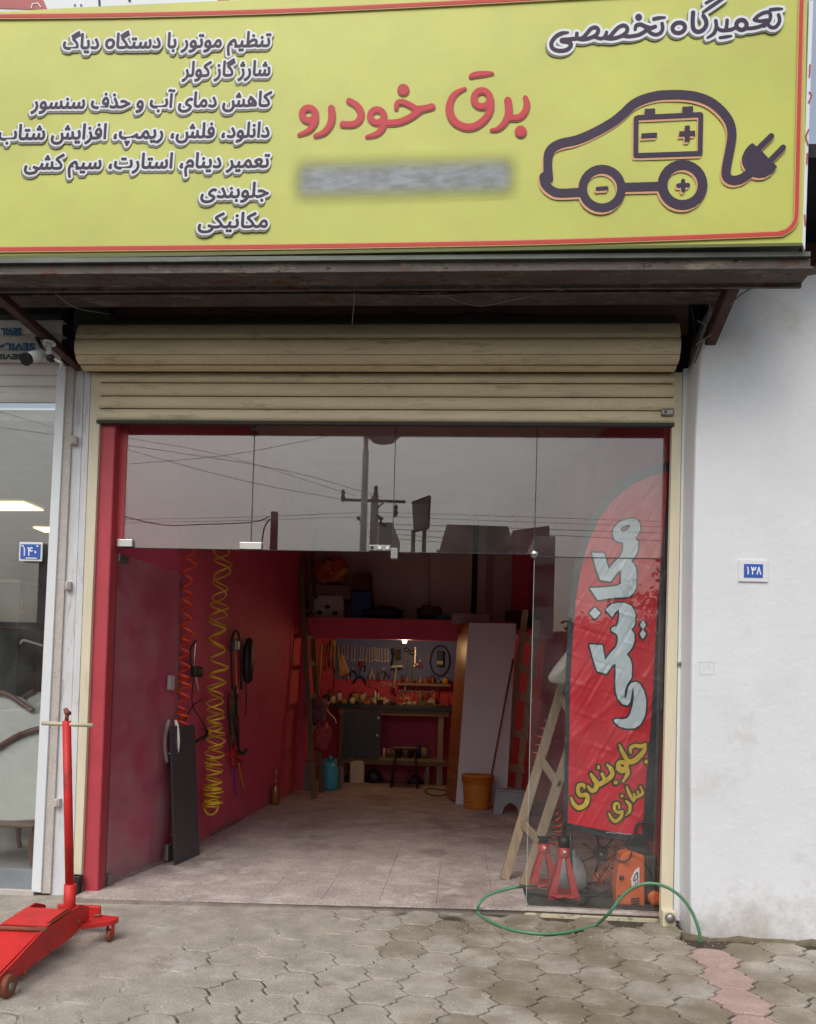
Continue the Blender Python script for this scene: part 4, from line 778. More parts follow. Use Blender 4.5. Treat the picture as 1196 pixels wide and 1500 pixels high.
# ================================================================ things standing behind the side pane
tag(obj('rubber_mat', B((.52, .17, .0415), (1.50, .62, .052)), mat('dark_green_rubber', (.016, .022, .020), .6, .2, 8), bev=.004), 'dark rubber mat on the floor behind the side pane', 'mat')
MZ = .052
SRED = mat('jack_stand_red', (.38, .018, .02), .4, .12, 9, col2=[((.20, .02, .02), 8, .6, .72)])
def jack_stand(x, y, h, lab, post=.0, s=1.0):
    t = thing('jack_stand', (x, y, MZ), lab, 'jack stand')
    c = [(-.115*s, -.085*s), (.115*s, -.085*s), (.115*s, .085*s), (-.115*s, .085*s)]; tp = [(-.036, -.03), (.036, -.03), (.036, .03), (-.036, .03)]
    mb = MB()
    for (a, b), (a2, b2) in zip(c, tp):
        p = V(x+a, y+b, MZ); q = V(x+a2, y+b2, MZ+h)
        e1 = V(math.copysign(.055*s, -a), 0, 0); e2 = V(0, math.copysign(.045*s, -b), 0); q1 = V(math.copysign(.030, -a2), 0, 0)
        mb.prism([p, p+e1, q+q1, q], V(0, math.copysign(.004, -b), 0)); mb.prism([p, p+e2, q+V(0, math.copysign(.026, -b2), 0), q], V(math.copysign(.004, -a), 0, 0))
    obj('leg_frame', mb, SRED, t)
    fr_ = MB()
    for yy in (-.085*s, .081*s): fr_.box((x-.10*s, y+yy, MZ+.006), (x+.10*s, y+yy+.004, MZ+.040))
    fr_.tube([V(x+.10*s*math.sin(a), y-.088*s-.010*math.cos(a*1.3), MZ+.012+.018*math.cos(a*3)**2) for a in np.linspace(-1.2, 1.2, 9)], .008, 8)
    obj('foot_rail', fr_, SRED, t)
    obj('collar', MB().lathe([(.044, MZ+h-.012), (.046, MZ+h), (.044, MZ+h+.055), (.034, MZ+h+.058)], (x, y, 0), 16), SRED, t)
    obj('ratchet', MB().lathe([(.040, MZ+h+.058), (.040, MZ+h+.125), (.030, MZ+h+.13)], (x, y, 0), 14) if post else MB().box((x-.03, y-.02, MZ+h+.055), (x+.03, y+.02, MZ+h+.085)), BLACKP, t)
    obj('stud', MB().lathe([(.0, -.056), (.009, -.054), (.011, -.046)], (x, y, MZ+h+.03), 12, 'y'), PUREW, t)
    zt = MZ+h+(.125+post if post else .095)
    if post: obj('post', B((x-.014, y-.012, MZ+h+.12), (x+.014, y+.012, zt+.02)), BLACKP, t, bev=.003)
    obj('saddle', MB().prism([V(x-.062, y-.022, zt+.03), V(x-.048, y-.022, zt), V(x+.048, y-.022, zt), V(x+.062, y-.022, zt+.03), V(x+.05, y-.022, zt+.014), V(x-.05, y-.022, zt+.014)] if not post else [V(x-.065, y-.022, MZ+h+.135), V(x+.065, y-.022, MZ+h+.135), V(x+.055, y-.022, MZ+h+.118), V(x-.055, y-.022, MZ+h+.118)], V(0, .044, 0)), BLACKP, t)
    return t
p = gz(796, 1303, MZ); jack_stand(p.x+.01, p.y+.10, .27, 'red jack stand with flared black saddle, the one beside the wooden ladder', 0)
p = gz(826, 1316, MZ); jack_stand(p.x, p.y+.05, .30, 'red jack stand with tall black post, the nearer of the pair under the flag', .14)
# pressure washer
p = gz(928, 1330, MZ); px_, py_ = p.x, .34; pw = thing('pressure_washer', (px_, py_, MZ), 'orange and black upright pressure washer under the flag', 'pressure washer')
def pq(x, y, Y=.27): return at(x, y, Y)
front = [(903, 1325), (902, 1300), (906, 1270), (911, 1252), (925, 1247), (945, 1254), (945, 1333), (925, 1334), (916, 1326)]
obj('housing', MB().prism([pq(*c) for c in front], V(0, .16, 0)), ORANGE, pw, bev=.012, seg=3)
obj('rear_body', B((px_+.10, .30, MZ), (px_+.19, .46, MZ+.34)).box((px_+.02, .31, MZ+.05), (px_+.16, .45, MZ+.30)), BLACKP, pw, bev=.02, seg=3)
obj('top_cap', MB().prism([pq(922, 1250, .30), pq(922, 1232, .30), pq(930, 1222, .30), pq(947, 1224, .30), pq(955, 1252, .30)], V(0, .12, 0)), BLACKP, pw, bev=.008)
obj('carry_handle', MB().tube(smooth([pq(930, 1226, .33), pq(934, 1208, .33), pq(950, 1206, .33), pq(955, 1226, .33)], 5), .010, 8), BLACKP, pw)
obj('badge', MB().prism([pq(926, 1297, .255), pq(925, 1288, .255), pq(931, 1275, .255), pq(937, 1271, .255), pq(937, 1296, .255), pq(928, 1303, .255)], V(0, .015, 0)), PUREW, pw)
f_ = Field(.3); f_.stroke([(928.5, 1291), (930, 1284), (934, 1278), (934, 1287), (930, 1290)], 1.6); f_.stroke([(930, 1298), (931, 1293)], 1.5); f_.stroke([(934, 1296), (935, 1290)], 1.5); f_.run(2)
obj('badge_print', f_.mesh(0, lambda x, y: pq(x, y, .253)), PDARK, pw)
for i in range(3): obj('vent_slot', MB().prism([pq(925, 1316+i*4, .262), pq(937, 1315+i*4, .262), pq(937, 1317+i*4, .262), pq(925, 1318+i*4, .262)], V(0, .012, 0)), BLACKP, pw)
for x, y, r in ((911, 1286, .018), (908, 1314, .015)):
    q = pq(x, y, .27); obj('socket', MB().lathe([(0, -.012), (r*.7, -.012), (r, -.004), (r, .01)], q, 16, 'y'), BLACKP, pw)
q = gz(963, 1330, MZ); obj('wheel', MB().lathe([(.02, -.01), (.045, -.012), (.05, 0), (.05, .02), (.045, .03)], (q.x, .28, MZ+.05), 18, 'y'), ORANGE, pw)
def curve3(pts, r, m, lab, cat, name, n=8, sm=8): return tag(obj(name, MB().tube(smooth(pts, sm), r, n), m), lab, cat)
curve3([gz(906, 1314, MZ+.03), gz(890, 1312, MZ+.012), gz(868, 1304, MZ+.012), gz(852, 1298, MZ+.012), gz(880, 1292, MZ+.012), gz(895, 1300, MZ+.012), gz(870, 1312, MZ+.012), gz(845, 1309, MZ+.012), gz(856, 1300, MZ+.012)], .008, BLKC, 'black washer lead lying in loops on the rubber mat', 'cable', 'power_lead')
curve3([at(872, 1296, .45), at(890, 1270, .42), at(910, 1250, .40), at(915, 1235, .40), at(905, 1222, .42)], .006, BLKC, 'black hose rising behind the orange washer', 'hose', 'washer_hose')
curve3([at(926, 1247, .26), at(922, 1258, .25), at(912, 1262, .26), at(900, 1256, .30), at(897, 1240, .34)], .006, BLKC, 'black lead drooping from the cap of the washer', 'cable', 'power_lead')
# reel fan with wheel guard and orange coil behind the jack stands
fn = thing('hose_reel', at(878, 1262, .62), 'dark hose reel with orange coiled hose behind the jack stands', 'hose reel')
c_ = at(880, 1250, .62); obj('hub', MB().lathe([(.05, -.03), (.06, 0), (.05, .03)], c_, 14, 'y'), BLACKP, fn); obj('hub_cap', MB().lathe([(0, -.05), (.012, -.05), (.014, -.03)], c_, 10, 'y'), CHROME, fn)
for i in range(7):
    a = i*math.pi*2/7; obj('spoke', MB().tube([c_, c_+V(.15*math.cos(a), 0, .15*math.sin(a))], .006, 6), BLACKP, fn)
def coil(path, R, turns, r, m, n=6, ph=0., per=14, squash=1.):
    P = smooth(path, 12); P = [Vector(p) for p in P]; Ls = [0]
    for a, b in zip(P[:-1], P[1:]): Ls.append(Ls[-1]+(b-a).length)
    N = int(turns*per); out_ = []
    ts = [i/N for i in range(N+1)]
    for t in ts:
        s_ = t*Ls[-1]; i = max(0, min(len(P)-2, np.searchsorted(Ls, s_)-1)); q = P[i].lerp(P[i+1], (s_-Ls[i])/max(1e-6, Ls[i+1]-Ls[i])); d = (P[i+1]-P[i]).normalized()
        u = d.cross(V(0, 1, 0)); u = u.normalized() if u.length > .1 else V(1, 0, 0); w = d.cross(u).normalized(); a = t*turns*2*math.pi+ph
        rr_ = R(t) if callable(R) else R; out_.append(q+u*math.cos(a)*rr_+w*math.sin(a)*rr_*squash)
    return MB().tube(out_, r, n)
obj('coiled_hose', coil([at(872, 1290, .58), at(890, 1280, .58), at(900, 1262, .6), at(897, 1240, .62)], .045, 12, .007, OHOSE), OHOSE, fn)
q = at(838, 1290, .62); tag(obj('plastic_sack', MB().lathe([(.06, 0), (.12, .03), (.13, .12), (.09, .22), (.04, .27), (.05, .30)], (q.x, .66, MZ), 9), mat('translucent_grey_plastic', (.34, .34, .36), .35, .15, 9, .4, 20)), 'crumpled grey plastic sack behind the two jack stands', 'bag')
# hanging orange spiral hose, white bag and step ladder seen through the side pane
tag(obj('spiral_hose', coil([at(838, 985, 1.3), at(822, 1030, 1.3), at(800, 1075, 1.35), at(790, 1110, 1.4)], .055, 11, .006, OHOSE, squash=.6), OHOSE), 'orange spiral hose hanging behind the side pane by the ladder', 'hose')
tag(obj('spiral_hose', coil([at(812, 1190, .9), at(818, 1215, .9), at(812, 1240, .9)], .04, 6, .006, OHOSE), OHOSE), 'short orange hose coil hanging low beside the jack stand post', 'hose')
bp = [(842, 930), (836, 940), (818, 962), (800, 985), (792, 1003), (810, 1008), (835, 1012), (850, 1000), (846, 960)]
bb = MB(); ring = [at(x, y, .95) for x, y in bp]; cc0 = sum(ring, V(0, 0, 0))/len(ring)
bb.add(ring+[V(cc0.x, .87, cc0.z-.02), V(cc0.x, 1.03, cc0.z-.02)], [(i, (i+1) % 9, 9) for i in range(9)]+[((i+1) % 9, i, 10) for i in range(9)], False)
o = obj('plastic_bag', bb, mat('pale_plastic_bag', (.46, .42, .38), .4, .12, 14, .6, 25)); md = o.modifiers.new('s', 'SUBSURF'); md.levels = md.render_levels = 2; tag(o, 'crumpled white plastic bag hanging behind the side pane', 'bag')
def ladder(lab, rails, rungs, w=.055, d=.035, m=WOOD, rw=.05, over=0.):
    t = thing('wooden_ladder', (Vector(rails[0][0])+Vector(rails[1][0]))/2, lab, 'ladder')
    for a, b in rails: obj('rail', MB().bar(a, b, d, w, up=(0, 1, 0)), m, t, bev=.003)
    for r in rungs:
        s0, s1 = r[0], r[1]; p = Vector(rails[0][0]).lerp(Vector(rails[0][1]), s0); q = Vector(rails[1][0]).lerp(Vector(rails[1][1]), s1); e = (q-p).normalized()*over; off = V(0, -(w/2+.012), 0)
        obj('rung', MB().bar(p-e+off, q+e+off, .022, rw, up=(0, 0, 1)), m, t, bev=.003)
    return t
ra = (gz(739, 1288, .04), at(842, 945, 1.25)); rb = (gz(768, 1297, .04), at(868, 995, 1.05))
ladder('pale wooden ladder leaning to the right, half behind the side pane', [ra, rb], [(.235, .21), (.50, .48), (.78, .76)], w=.05, d=.075, rw=.07)

rd = random.Random(8)
tag(obj('dirt_strip', MB().tube([V(1.45+i*.09, -.262+rd.uniform(-.015, .01), rd.uniform(-.02, -.004)) for i in range(16)], [rd.uniform(.02, .04) for i in range(16)], 6), mat('damp_dirt', (.13, .105, .07), .95, .3, 14, .8, 60)), 'strip of damp dirt gathered along the foot of the white wall', 'dirt', kind='stuff')
mb = MB()
for i in range(900):
    x = rd.uniform(-2.9, 2.3); y = rd.choice((rd.uniform(-.45, -.02), rd.uniform(-2.3, 0), rd.gauss(-.25, .1)))
    if (x > 1.4 and y > -.29) or y > -.16+.06*(x > 0): continue
    s_ = rd.uniform(.0015, .006); a = rd.uniform(0, 6.28); p = V(x, y, .001); mb.add([p+V(math.cos(a)*s_, math.sin(a)*s_, 0), p+V(math.cos(a+2.2)*s_, math.sin(a+2.2)*s_, 0), p+V(math.cos(a+4.3)*s_, math.sin(a+4.3)*s_, 0), p+V(0, 0, s_)], [(0, 1, 3), (1, 2, 3), (2, 0, 3)])
tag(obj('grit', mb, mat('pale_grit', (.45, .42, .37), .9, .5, 50)), 'scattered pale grit and crumbs over the pavement', 'grit', kind='stuff')
mb = MB()
for i in range(500):
    x = rd.uniform(-2.3, 1.3); y = rd.uniform(-.05, 3.5)**1.0; p = V(x, max(y, .12 if x > -.5 else -.0), .0412); s_ = rd.uniform(.0015, .006); a = rd.uniform(0, 6.28)
    mb.add([p+V(math.cos(a)*s_, math.sin(a)*s_, 0), p+V(math.cos(a+2.2)*s_, math.sin(a+2.2)*s_, 0), p+V(math.cos(a+4.3)*s_, math.sin(a+4.3)*s_, 0), p+V(0, 0, s_*.7)], [(0, 1, 3), (1, 2, 3), (2, 0, 3)])
tag(obj('floor_grit', mb, mat('pale_grit', (.45, .42, .37))), 'scattered pale crumbs on the workshop floor', 'grit', kind='stuff')

# ================================================================ green garden hose
hz = [at(1027, 1381, -.42), at(1024, 1362, -.42), at(1014, 1336, -.40), at(1000, 1316, -.38), at(980, 1301, -.36), at(955, 1294, -.34), at(930, 1299, -.32), at(910, 1315, -.30), at(893, 1337, -.28), gz(872, 1355, .012), gz(835, 1365, .012), gz(795, 1368, .012), gz(755, 1363, .012), gz(722, 1352, .012), gz(702, 1339, .012), at(702, 1325, -.0), at(716, 1311, .06), at(740, 1303, .10), at(762, 1299, .16), gz(790, 1297, .062)]
curve3(hz, .0105, GHOSE, 'green garden hose looping over the pavement from the white wall into the doorway', 'hose', 'garden_hose', 10, 8)

# ================================================================ red trolley jack in front of the left pier
tj = thing('trolley_jack', (-2.2, -1.2, 0), 'red long trolley jack with upright handle on the pavement at the left', 'trolley jack')
XP = -2.115
side = [atx(x, y, XP) for x, y in ((131, 1328), (131, 1346), (106, 1373), (80, 1392), (14, 1440), (-14, 1452), (-16, 1440), (0, 1431), (28, 1402), (63, 1364), (92, 1344), (118, 1325.5))]
obj('side_plate', MB().prism(side, V(-.012, 0, 0)), JRED, tj, bev=.003)
WD = .26
obj('side_plate', MB().prism([p-V(WD, 0, 0) for p in side], V(-.012, 0, 0)), JRED, tj, bev=.003)
tl = side[-1]; tm = side[9]; fr0 = side[7]
obj('top_cover', MB().prism([tl+V(-.012, -.10, .004), tm+V(-.012, .06, .012), tm+V(-WD, .06, .012), tl+V(-WD, -.10, .004)], V(0, 0, -.012)), JRED, tj, bev=.003)
obj('rib', MB().bar(tl+V(-.018, -.12, .01), tm+V(-.018, .08, .018), .014, .012), JRED, tj)
obj('lift_arm', MB().prism([tm+V(-.03, .02, -.012), V(XP-.05, -1.80, .085), V(XP-WD+.02, -1.80, .085), tm+V(-WD+.015, .02, -.012)], V(0, 0, -.03)), JRED, tj, bev=.004)
obj('cross_pin', MB().tube([tm+V(.012, .02, .0), tm+V(-WD-.02, .02, .0)], .012, 10), RUSTY, tj)
obj('saddle', MB().lathe([(.045, .08), (.05, .105), (.055, .125), (.035, .125), (.03, .11)], (XP-.13, -1.84, 0), 14), mat('worn_pale_saddle', (.48, .46, .38), .6, .25, 20), tj)
def wheel(c, r, w, axis='x', m=RUSTY):
    o = obj('wheel', MB().lathe([(r*.35, -w/2), (r*.9, -w/2), (r, -w/2+.004), (r, w/2-.004), (r*.9, w/2), (r*.35, w/2)], c, 20, axis), m, tj); obj('hub', MB().lathe([(0, -w/2-.004), (r*.4, -w/2-.004), (r*.4, w/2+.004), (0, w/2+.004)], c, 12, axis), DULLM, o); return o
for y_, z_ in ((-1.05, .155), (-1.35, .09), (-1.6, .06)): obj('bolt', MB().lathe([(0, .012), (.012, .011), (.014, 0), (.014, -.004)], (XP, y_, z_), 8, 'x'), RUSTY, tj)
obj('hydraulic_ram', MB().tube([V(XP-WD/2, -.95, .10), V(XP-WD/2, -1.35, .10)], .03, 12), DULLM, tj); obj('release_knob', MB().tube([V(XP+.0, -.86, .135), V(XP+.045, -.86, .14)], .008, 8), RUSTY, tj)
obj('weld_seam', MB().tube([tl+V(-.006, -.1-.05*i, .004-.0045*i) for i in range(6)], .005, 5), RUSTY, tj)
wheel((XP+.012, -1.76, .055), .055, .035); wheel((XP-WD-.02, -1.76, .055), .055, .035)
yr = -.90
ar = [(XP, yr+.10), (XP, yr-.12), (XP+.13, yr-.02), (XP+.15, yr+.02), (XP+.14, yr+.07)]
obj('rear_wing', MB().prism([V(x, y, .128) for x, y in ar], V(0, 0, -.028)), JRED, tj, bev=.003)
obj('rear_wing', MB().prism([V(2*XP-WD-x, y, .128) for x, y in ar], V(0, 0, -.028)), JRED, tj, bev=.003)
for sx_ in (XP+.115, XP-WD-.115):
    obj('caster_fork', MB().box((sx_-.018, yr-.005, .03), (sx_-.014, yr+.03, .10)).box((sx_+.014, yr-.005, .03), (sx_+.018, yr+.03, .10)), JRED, tj); wheel((sx_, yr+.01, .036), .036, .024)
hb = V(at(103, 1300, -.84).x, -.84, .15); ht = at(98, 1056, -.84)
obj('handle_socket', MB().tube([hb+V(0, 0, -.08), hb+V(0, 0, .16)], .034, 14), JRED, tj); obj('handle_tube', MB().tube([hb+V(0, 0, .1), ht], .025, 14), JRED, tj)
obj('knuckle', MB().tube([ht, ht+V(0, 0, .045)], .012, 10).tube([ht+V(-.012, 0, .075), ht+V(.0, 0, .05), ht+V(.022, -.01, .045)], [.012, .018, .013], 8), RUSTY, tj)
cbm = mat('scuffed_ivory_pipe', (.50, .46, .34), .5, .15, 20, col2=[((.20, .07, .04), 22, .6, .7)])
obj('crossbar', MB().tube([ht+V(-.150, 0, -.018), ht+V(.165, 0, -.022)], .0125, 12), cbm, tj)
obj('rear_yoke', B((XP-WD-.01, -.78, .06), (XP, -.755, .17)), JRED, tj, bev=.01)

# ================================================================ inside the workshop
IX = -2.345
def ax(x, y, X=IX): return atx(x, y, X)
# mezzanine shelf over the bench
mz = thing('mezzanine', (-.8, 6.2, 2.2), 'red painted storage loft with a deep front beam above the workbench', 'loft')
obj('front_beam', B((-2.33, 5.9, 2.27), (.75, 6.02, 2.57)), RED, mz, bev=.01)
obj('deck', B((-2.32, 6.02, 2.44), (.72, 7.6, 2.5)), WOODD, mz); obj('side_post', B((-2.34, 5.93, .04), (-2.22, 6.03, 2.27)), RED, mz)
GLOWWALL = mat('orange_red_wall_paint', (.62, .085, .10), .5, .12, 3)  # red wall warmed by the bulb, the glow put into the colour
struct('orange_wall_panel', MB().prism([(LW(5.3)+.004, 5.3, .04), (LW(7.6)+.004, 7.6, .04), (LW(7.6)+.004, 7.6, 2.44), (LW(5.3)+.004, 5.3, 2.44)], (.012, 0, 0)), GLOWWALL, wl)  # added sheet over the left wall carrying that painted glow
# details of the upper back wall
for x0, x1, m_, d in ((632, 690, BACKW, .03), (716, 722, mat('pale_trim', (.34, .25, .22), .7), .05), (722, 752, BACKW, .035)):
    a = at(x0, 690, 6.75); b = at(x1, 900, 6.75); struct('wall_panel', B((a.x, 6.75-d, 2.5), (b.x, 6.75, 4.44)), m_, wu)
a = at(692, 700, 6.75); struct('dark_recess', B((a.x, 6.73, 2.5), (a.x+.12, 6.755, 4.3)), DARKV, wu)
struct('pipe', MB().tube([at(628, 780, 6.68), at(629, 890, 6.68)], .012, 8), mat('pale_pipe', (.45, .38, .33), .4), wu)
a = at(752, 800, 5.8); struct('red_corner_wall', B((at(751, 860, 6.6).x, 6.5, 2.5), (1.35, 6.9, 4.44)), RED)
# lamp
lp = at(593, 939, 6.25); lamp = thing('work_lamp', lp, 'small lit warm bulb lamp under the red loft beam over the bench', 'lamp')
obj('bulb', MB().lathe([(0, -.035), (.022, -.03), (.034, 0), (.024, .03), (.014, .045)], lp, 14), mat('glowing_bulb', (1, .8, .5), .5, 0, emit=((1, .72, .36), 14)), lamp)
obj('lamp_shade', MB().lathe([(.10, .02), (.05, .06), (.02, .075)], lp, 18), CREAM, lamp); obj('lamp_stem', MB().tube([lp+V(0, 0, .06), V(lp.x, lp.y, 2.44)], .006, 6), BLKC, lamp)
ld = bpy.data.lights.new('bulb_light', 'POINT'); ld.energy = 11; ld.color = (1, .62, .28); ld.shadow_soft_size = .10
lo = bpy.data.objects.new('bulb_light', ld); COL.objects.link(lo); lo.parent = lamp; lo.location = (0, 0, -.05)
# bench
bt = thing('workbench', (-1.6, 7.3, .04), 'wooden workbench with dark top, black cupboard door and lower shelf at the back', 'workbench')
YB = 7.08
def bq(x, y): return at(x, y, YB)
xl, xr = bq(500, 1100).x, bq(652, 1100).x; zt = bq(580, 1033).z
obj('bench_top', B((xl-.2, YB-.06, zt-.07), (xr+.12, 7.6, zt)), mat('dark_bench_top', (.02, .022, .02), .35, .2, 6), bt, bev=.004)
obj('apron', B((xl-.06, YB, zt-.16), (xr+.05, YB+.03, zt-.072)), WOOD, bt)
for x in (xl, xr-.08):
    for y in (YB+.03, 7.5): obj('leg', B((x-.04, y, .04), (x+.05, y+.06, zt-.07)), WOOD, bt, bev=.003)
zs = bq(600, 1112).z; obj('lower_shelf', B((xl-.05, YB+.02, zs-.04), (xr+.02, 7.55, zs)), WOOD, bt); obj('shelf_edge', B((xl-.04, YB-.01, zs-.10), (xr+.04, YB+.018, zs-.035)), WOODD, bt)
cd_ = obj('cupboard_door', MB().prism([bq(505, 1043)+V(0, -.03, 0), bq(559, 1044)+V(0, -.03, 0), bq(557, 1110)+V(0, -.03, 0), bq(502, 1109)+V(0, -.03, 0)], V(0, .02, 0)), mat('charcoal_door', (.035, .042, .048), .45, .1, 5), bt)
for q in ((555, 1052), (553, 1077)): obj('knob', MB().lathe([(0, -.03), (.016, -.028), (.018, -.01), (.01, 0)], bq(*q)+V(0, -.03, 0), 12, 'y'), PUREW, cd_)
# pegboard
pb = thing('tool_board', at(580, 1000, 7.6), 'blue painted tool board over a red one on the back wall above the bench', 'tool board')
PY = 7.585
a, b = at(492, 936, PY), at(664, 999, PY); obj('blue_board', B((a.x, PY, b.z), (b.x+.1, 7.61, a.z+.1)), BLUEP, pb); c_ = at(580, 1034, PY); obj('red_board', B((a.x, PY+.005, c_.z-.1), (b.x+.1, 7.615, b.z-.003)), RED, pb)
s0, s1 = at(584, 1000, 7.45), at(660, 1006, 7.45); tsh = thing('small_shelf', ((s0.x+s1.x)/2, 7.45, s1.z), 'pale wooden shelf with small jars on the right of the tool board', 'shelf')
obj('shelf_board', B((s0.x, 7.40, s1.z), (s1.x, 7.58, s0.z)), WOOD, tsh, bev=.003); obj('shelf_bracket', B((s0.x+.1, 7.45, s1.z-.08), (s0.x+.12, 7.58, s1.z)), DULLM, tsh)
TOOL = mat('pale_steel_tool', (.62, .58, .48), .35, .1, 10, metal=.35)
wz = random.Random(2)
wx = [501, 505, 509, 516, 520, 529, 533, 538, 542, 546, 550, 553, 556, 560, 565, 569]
proto = None
for i, x in enumerate(wx):
    y0 = 945+wz.uniform(-1, 2)+i*.5; ln = 20-(3 if i < 3 else 0)-(i*.25); a = at(x+wz.uniform(-.5, .5), y0, PY-.02); b = at(x-1.5 if i in (5, 6, 7) else x-.3, y0+ln, PY-.02)
    t = thing('hanging_spanner', b, 'pale steel spanner in the row hung across the blue tool board', 'spanner', 'spanners hung in a row on the tool board')
    d = (b-a).normalized(); obj('shaft', MB().bar(a+d*.01, b-d*.01, .014, .008, up=(0, 1, 0)), TOOL, t)
    obj('ring_end', MB().lathe([(.012, -.006), (.019, -.006), (.019, .006), (.012, .006)], b, 10, 'y'), TOOL, t)
    s_ = d.cross(V(0, 1, 0)).normalized(); obj('jaw', MB().bar(a+d*.012+s_*.008, a-d*.02+s_*.014, .008, .008, up=(0, 1, 0)).bar(a+d*.012-s_*.008, a-d*.02-s_*.014, .008, .008, up=(0, 1, 0)), TOOL, t)
def hang(kind, x, y, h, lab, cat, m1, m2, open_=.35, Y=PY-.03):
    """pliers, shears and the like: two handles and two jaws about a pivot"""
    p = at(x, y, Y); s = h*12.98/1150; t = thing(kind, p, lab, cat)
    for sg_ in (-1, 1):
        obj('handle', MB().tube(smooth([p, p+V(sg_*s*open_*.6, 0, -s*.25), p+V(sg_*s*open_, 0, -s*.6)], 4), s*.05+.004, 6), m1, t)
        obj('jaw', MB().prism([p+V(0, 0, -s*.03), p+V(sg_*s*.10, 0, s*.05), p+V(sg_*s*.05, 0, s*.38)], V(0, .012, 0)), m2, t)
    obj('pivot', MB().lathe([(0, -.012), (s*.07, -.01), (s*.07, .01)], p, 10, 'y'), m2, t); return t
hang('pliers', 518, 981, 16, 'blue handled pliers at the left of the tool board', 'pliers', mat('blue_grip', (.03, .05, .16), .5), TOOL)
hang('pliers', 528, 990, 20, 'pliers with dark spread handles under the round disc', 'pliers', BLKC, DULLM, .5)
hang('pliers', 545, 985, 18, 'bright steel pliers with pale handles in the middle of the tool board', 'pliers', mat('pale_grip', (.55, .50, .38), .5), TOOL, .2)
hang('pliers', 555, 986, 18, 'brown handled pliers beside the bright ones', 'pliers', RUSTY, DULLM, .12)
hang('tin_snips', 562, 982, 15, 'tin snips hanging open beside the brown pliers', 'snips', WOODD, TOOL, .5)
hang('pliers', 616, 970, 14, 'red handled pliers hanging right of the long wrenches', 'pliers', REDC, DULLM, .2)
hang('pliers', 509, 985, 14, 'small red handled pliers beside the hanging cloth', 'pliers', REDC, DULLM, .3)
p = at(530, 973, PY-.02); tag(obj('grinding_disc', MB().lathe([(.014, -.006), (.058, -.006), (.058, .004), (.014, .004)], p, 20, 'y'), RUSTY), 'dark round disc hanging under the spanners', 'disc')
for x, y0, y1, r, lab in ((596, 952, 997, .030, 'dark adjustable wrench with ring head, the left of two long ones'), (604, 956, 998, .030, 'dark adjustable wrench, the right of two long ones')):
    a = at(x, y0, PY-.03); b = at(x, y1, PY-.03); t = thing('long_wrench', b, lab, 'wrench'); obj('handle', MB().bar(a, b, .022, .010, up=(0, 1, 0)), mat('blued_steel', (.05, .05, .06), .4, metal=.5), t)
    obj('head', MB().lathe([(.018, -.01), (r+.012, -.01), (r+.012, .01), (.018, .01)], a, 12, 'y'), mat('blued_steel', (.05, .05, .06)), t)
a = at(609, 948, PY-.04); b = at(608, 975, PY-.04); t = thing('pipe_wrench', b, 'bright steel wrench with a shining jaw between the dark wrenches and red pliers', 'wrench'); obj('handle', MB().bar(a, b, .020, .012, up=(0, 1, 0)), TOOL, t); obj('jaw', MB().lathe([(.01, -.01), (.036, -.01), (.036, .01), (.01, .01)], b, 10, 'y').bar(b, b+V(.05, 0, .03), .02, .015), TOOL, t)
a = at(575, 950, PY-.03); tag(obj('hacksaw', MB().tube(smooth([a, a+V(.02, 0, -.12), a+V(-.01, 0, -.28)], 5), [.03]*5+[.02]*5+[.012], 7), BLKC), 'dark saw like tool hanging in front of the wire brush', 'saw')
a = at(584, 958, PY-.03); tag(obj('wire_brush', MB().box(a-V(.04, .02, .10), a+V(.04, .02, .08)), mat('brush_bristle', (.10, .07, .03), .9, .4, 60, 1, 120), bev=.01), 'brown bristle brush hanging on the tool board', 'brush')
a = at(581, 977, 7.42); b = at(577, 1008, 7.42); t = thing('hammer', b, 'pale wooden handled hammer hung head up over the front of the board', 'hammer'); obj('handle', MB().tube([a, a.lerp(b, .6), b], [.014, .02, .03], 8), mat('pale_handle_wood', (.55, .40, .22), .5), t); obj('head', MB().bar(a+V(-.08, 0, .0), a+V(.10, 0, .02), .035, .035), DULLM, t)
p = at(645, 968, PY-.02); t = thing('cable_reel', p, 'black cable looped round a dark gauge box on the tool board', 'cable')
obj('loop', MB().tube([p+V(.16*math.cos(a), .0, .25*math.sin(a)) for a in np.linspace(0, 6.28, 25)], .012, 6), BLKC, t); obj('gauge_box', MB().box(p+V(-.05, -.05, -.10), p+V(.06, .01, .16)), BLACKP, t, bev=.015); obj('dial_label', MB().box(p+V(-.05, -.056, -.06), p+V(.05, -.052, -.0)), mat('pale_label', (.5, .45, .35), .5), t)
# clutter on the shelf and bench
jr = random.Random(9)
def jar(p, r, h, m, lab, name='jar', cat='jar', group=None, capm=BLACKP):
    t = thing(name, p, lab, cat, group); obj('body', MB().lathe([(r, 0), (r, h*.72), (r*.55, h*.86), (r*.5, h*.9)], p, 12), m, t); obj('cap', MB().lathe([(r*.56, h*.88), (r*.56, h), (0, h)], p, 10), capm, t); return t
zz = s0.z
for i, (x, r, h, m_, l_) in enumerate(((590, .03, .12, RUSTY, 'small red brown tin at the left end of the pale shelf'), (607, .02, .08, REDC, 'small red tin next to the tall yellow jars'), (614, .02, .09, RUSTY, 'narrow rusty tin on the pale shelf'), (625, .045, .10, mat('amber_tin', (.50, .22, .03), .4), 'orange yellow tin on the pale shelf'), (633, .04, .14, RUSTY, 'brown crowded tin beside the orange yellow one'), (642, .035, .08, BLUEP, 'blue grey tin between the brown and the yellow ones'), (653, .055, .11, mat('yellow_tub', (.62, .36, .03), .4), 'yellow tub at the right end of the pale shelf'))):
    q = at(x, 1000, 7.47); jar(V(q.x, 7.47, zz), r, h, m_, l_, 'tin', 'tin')
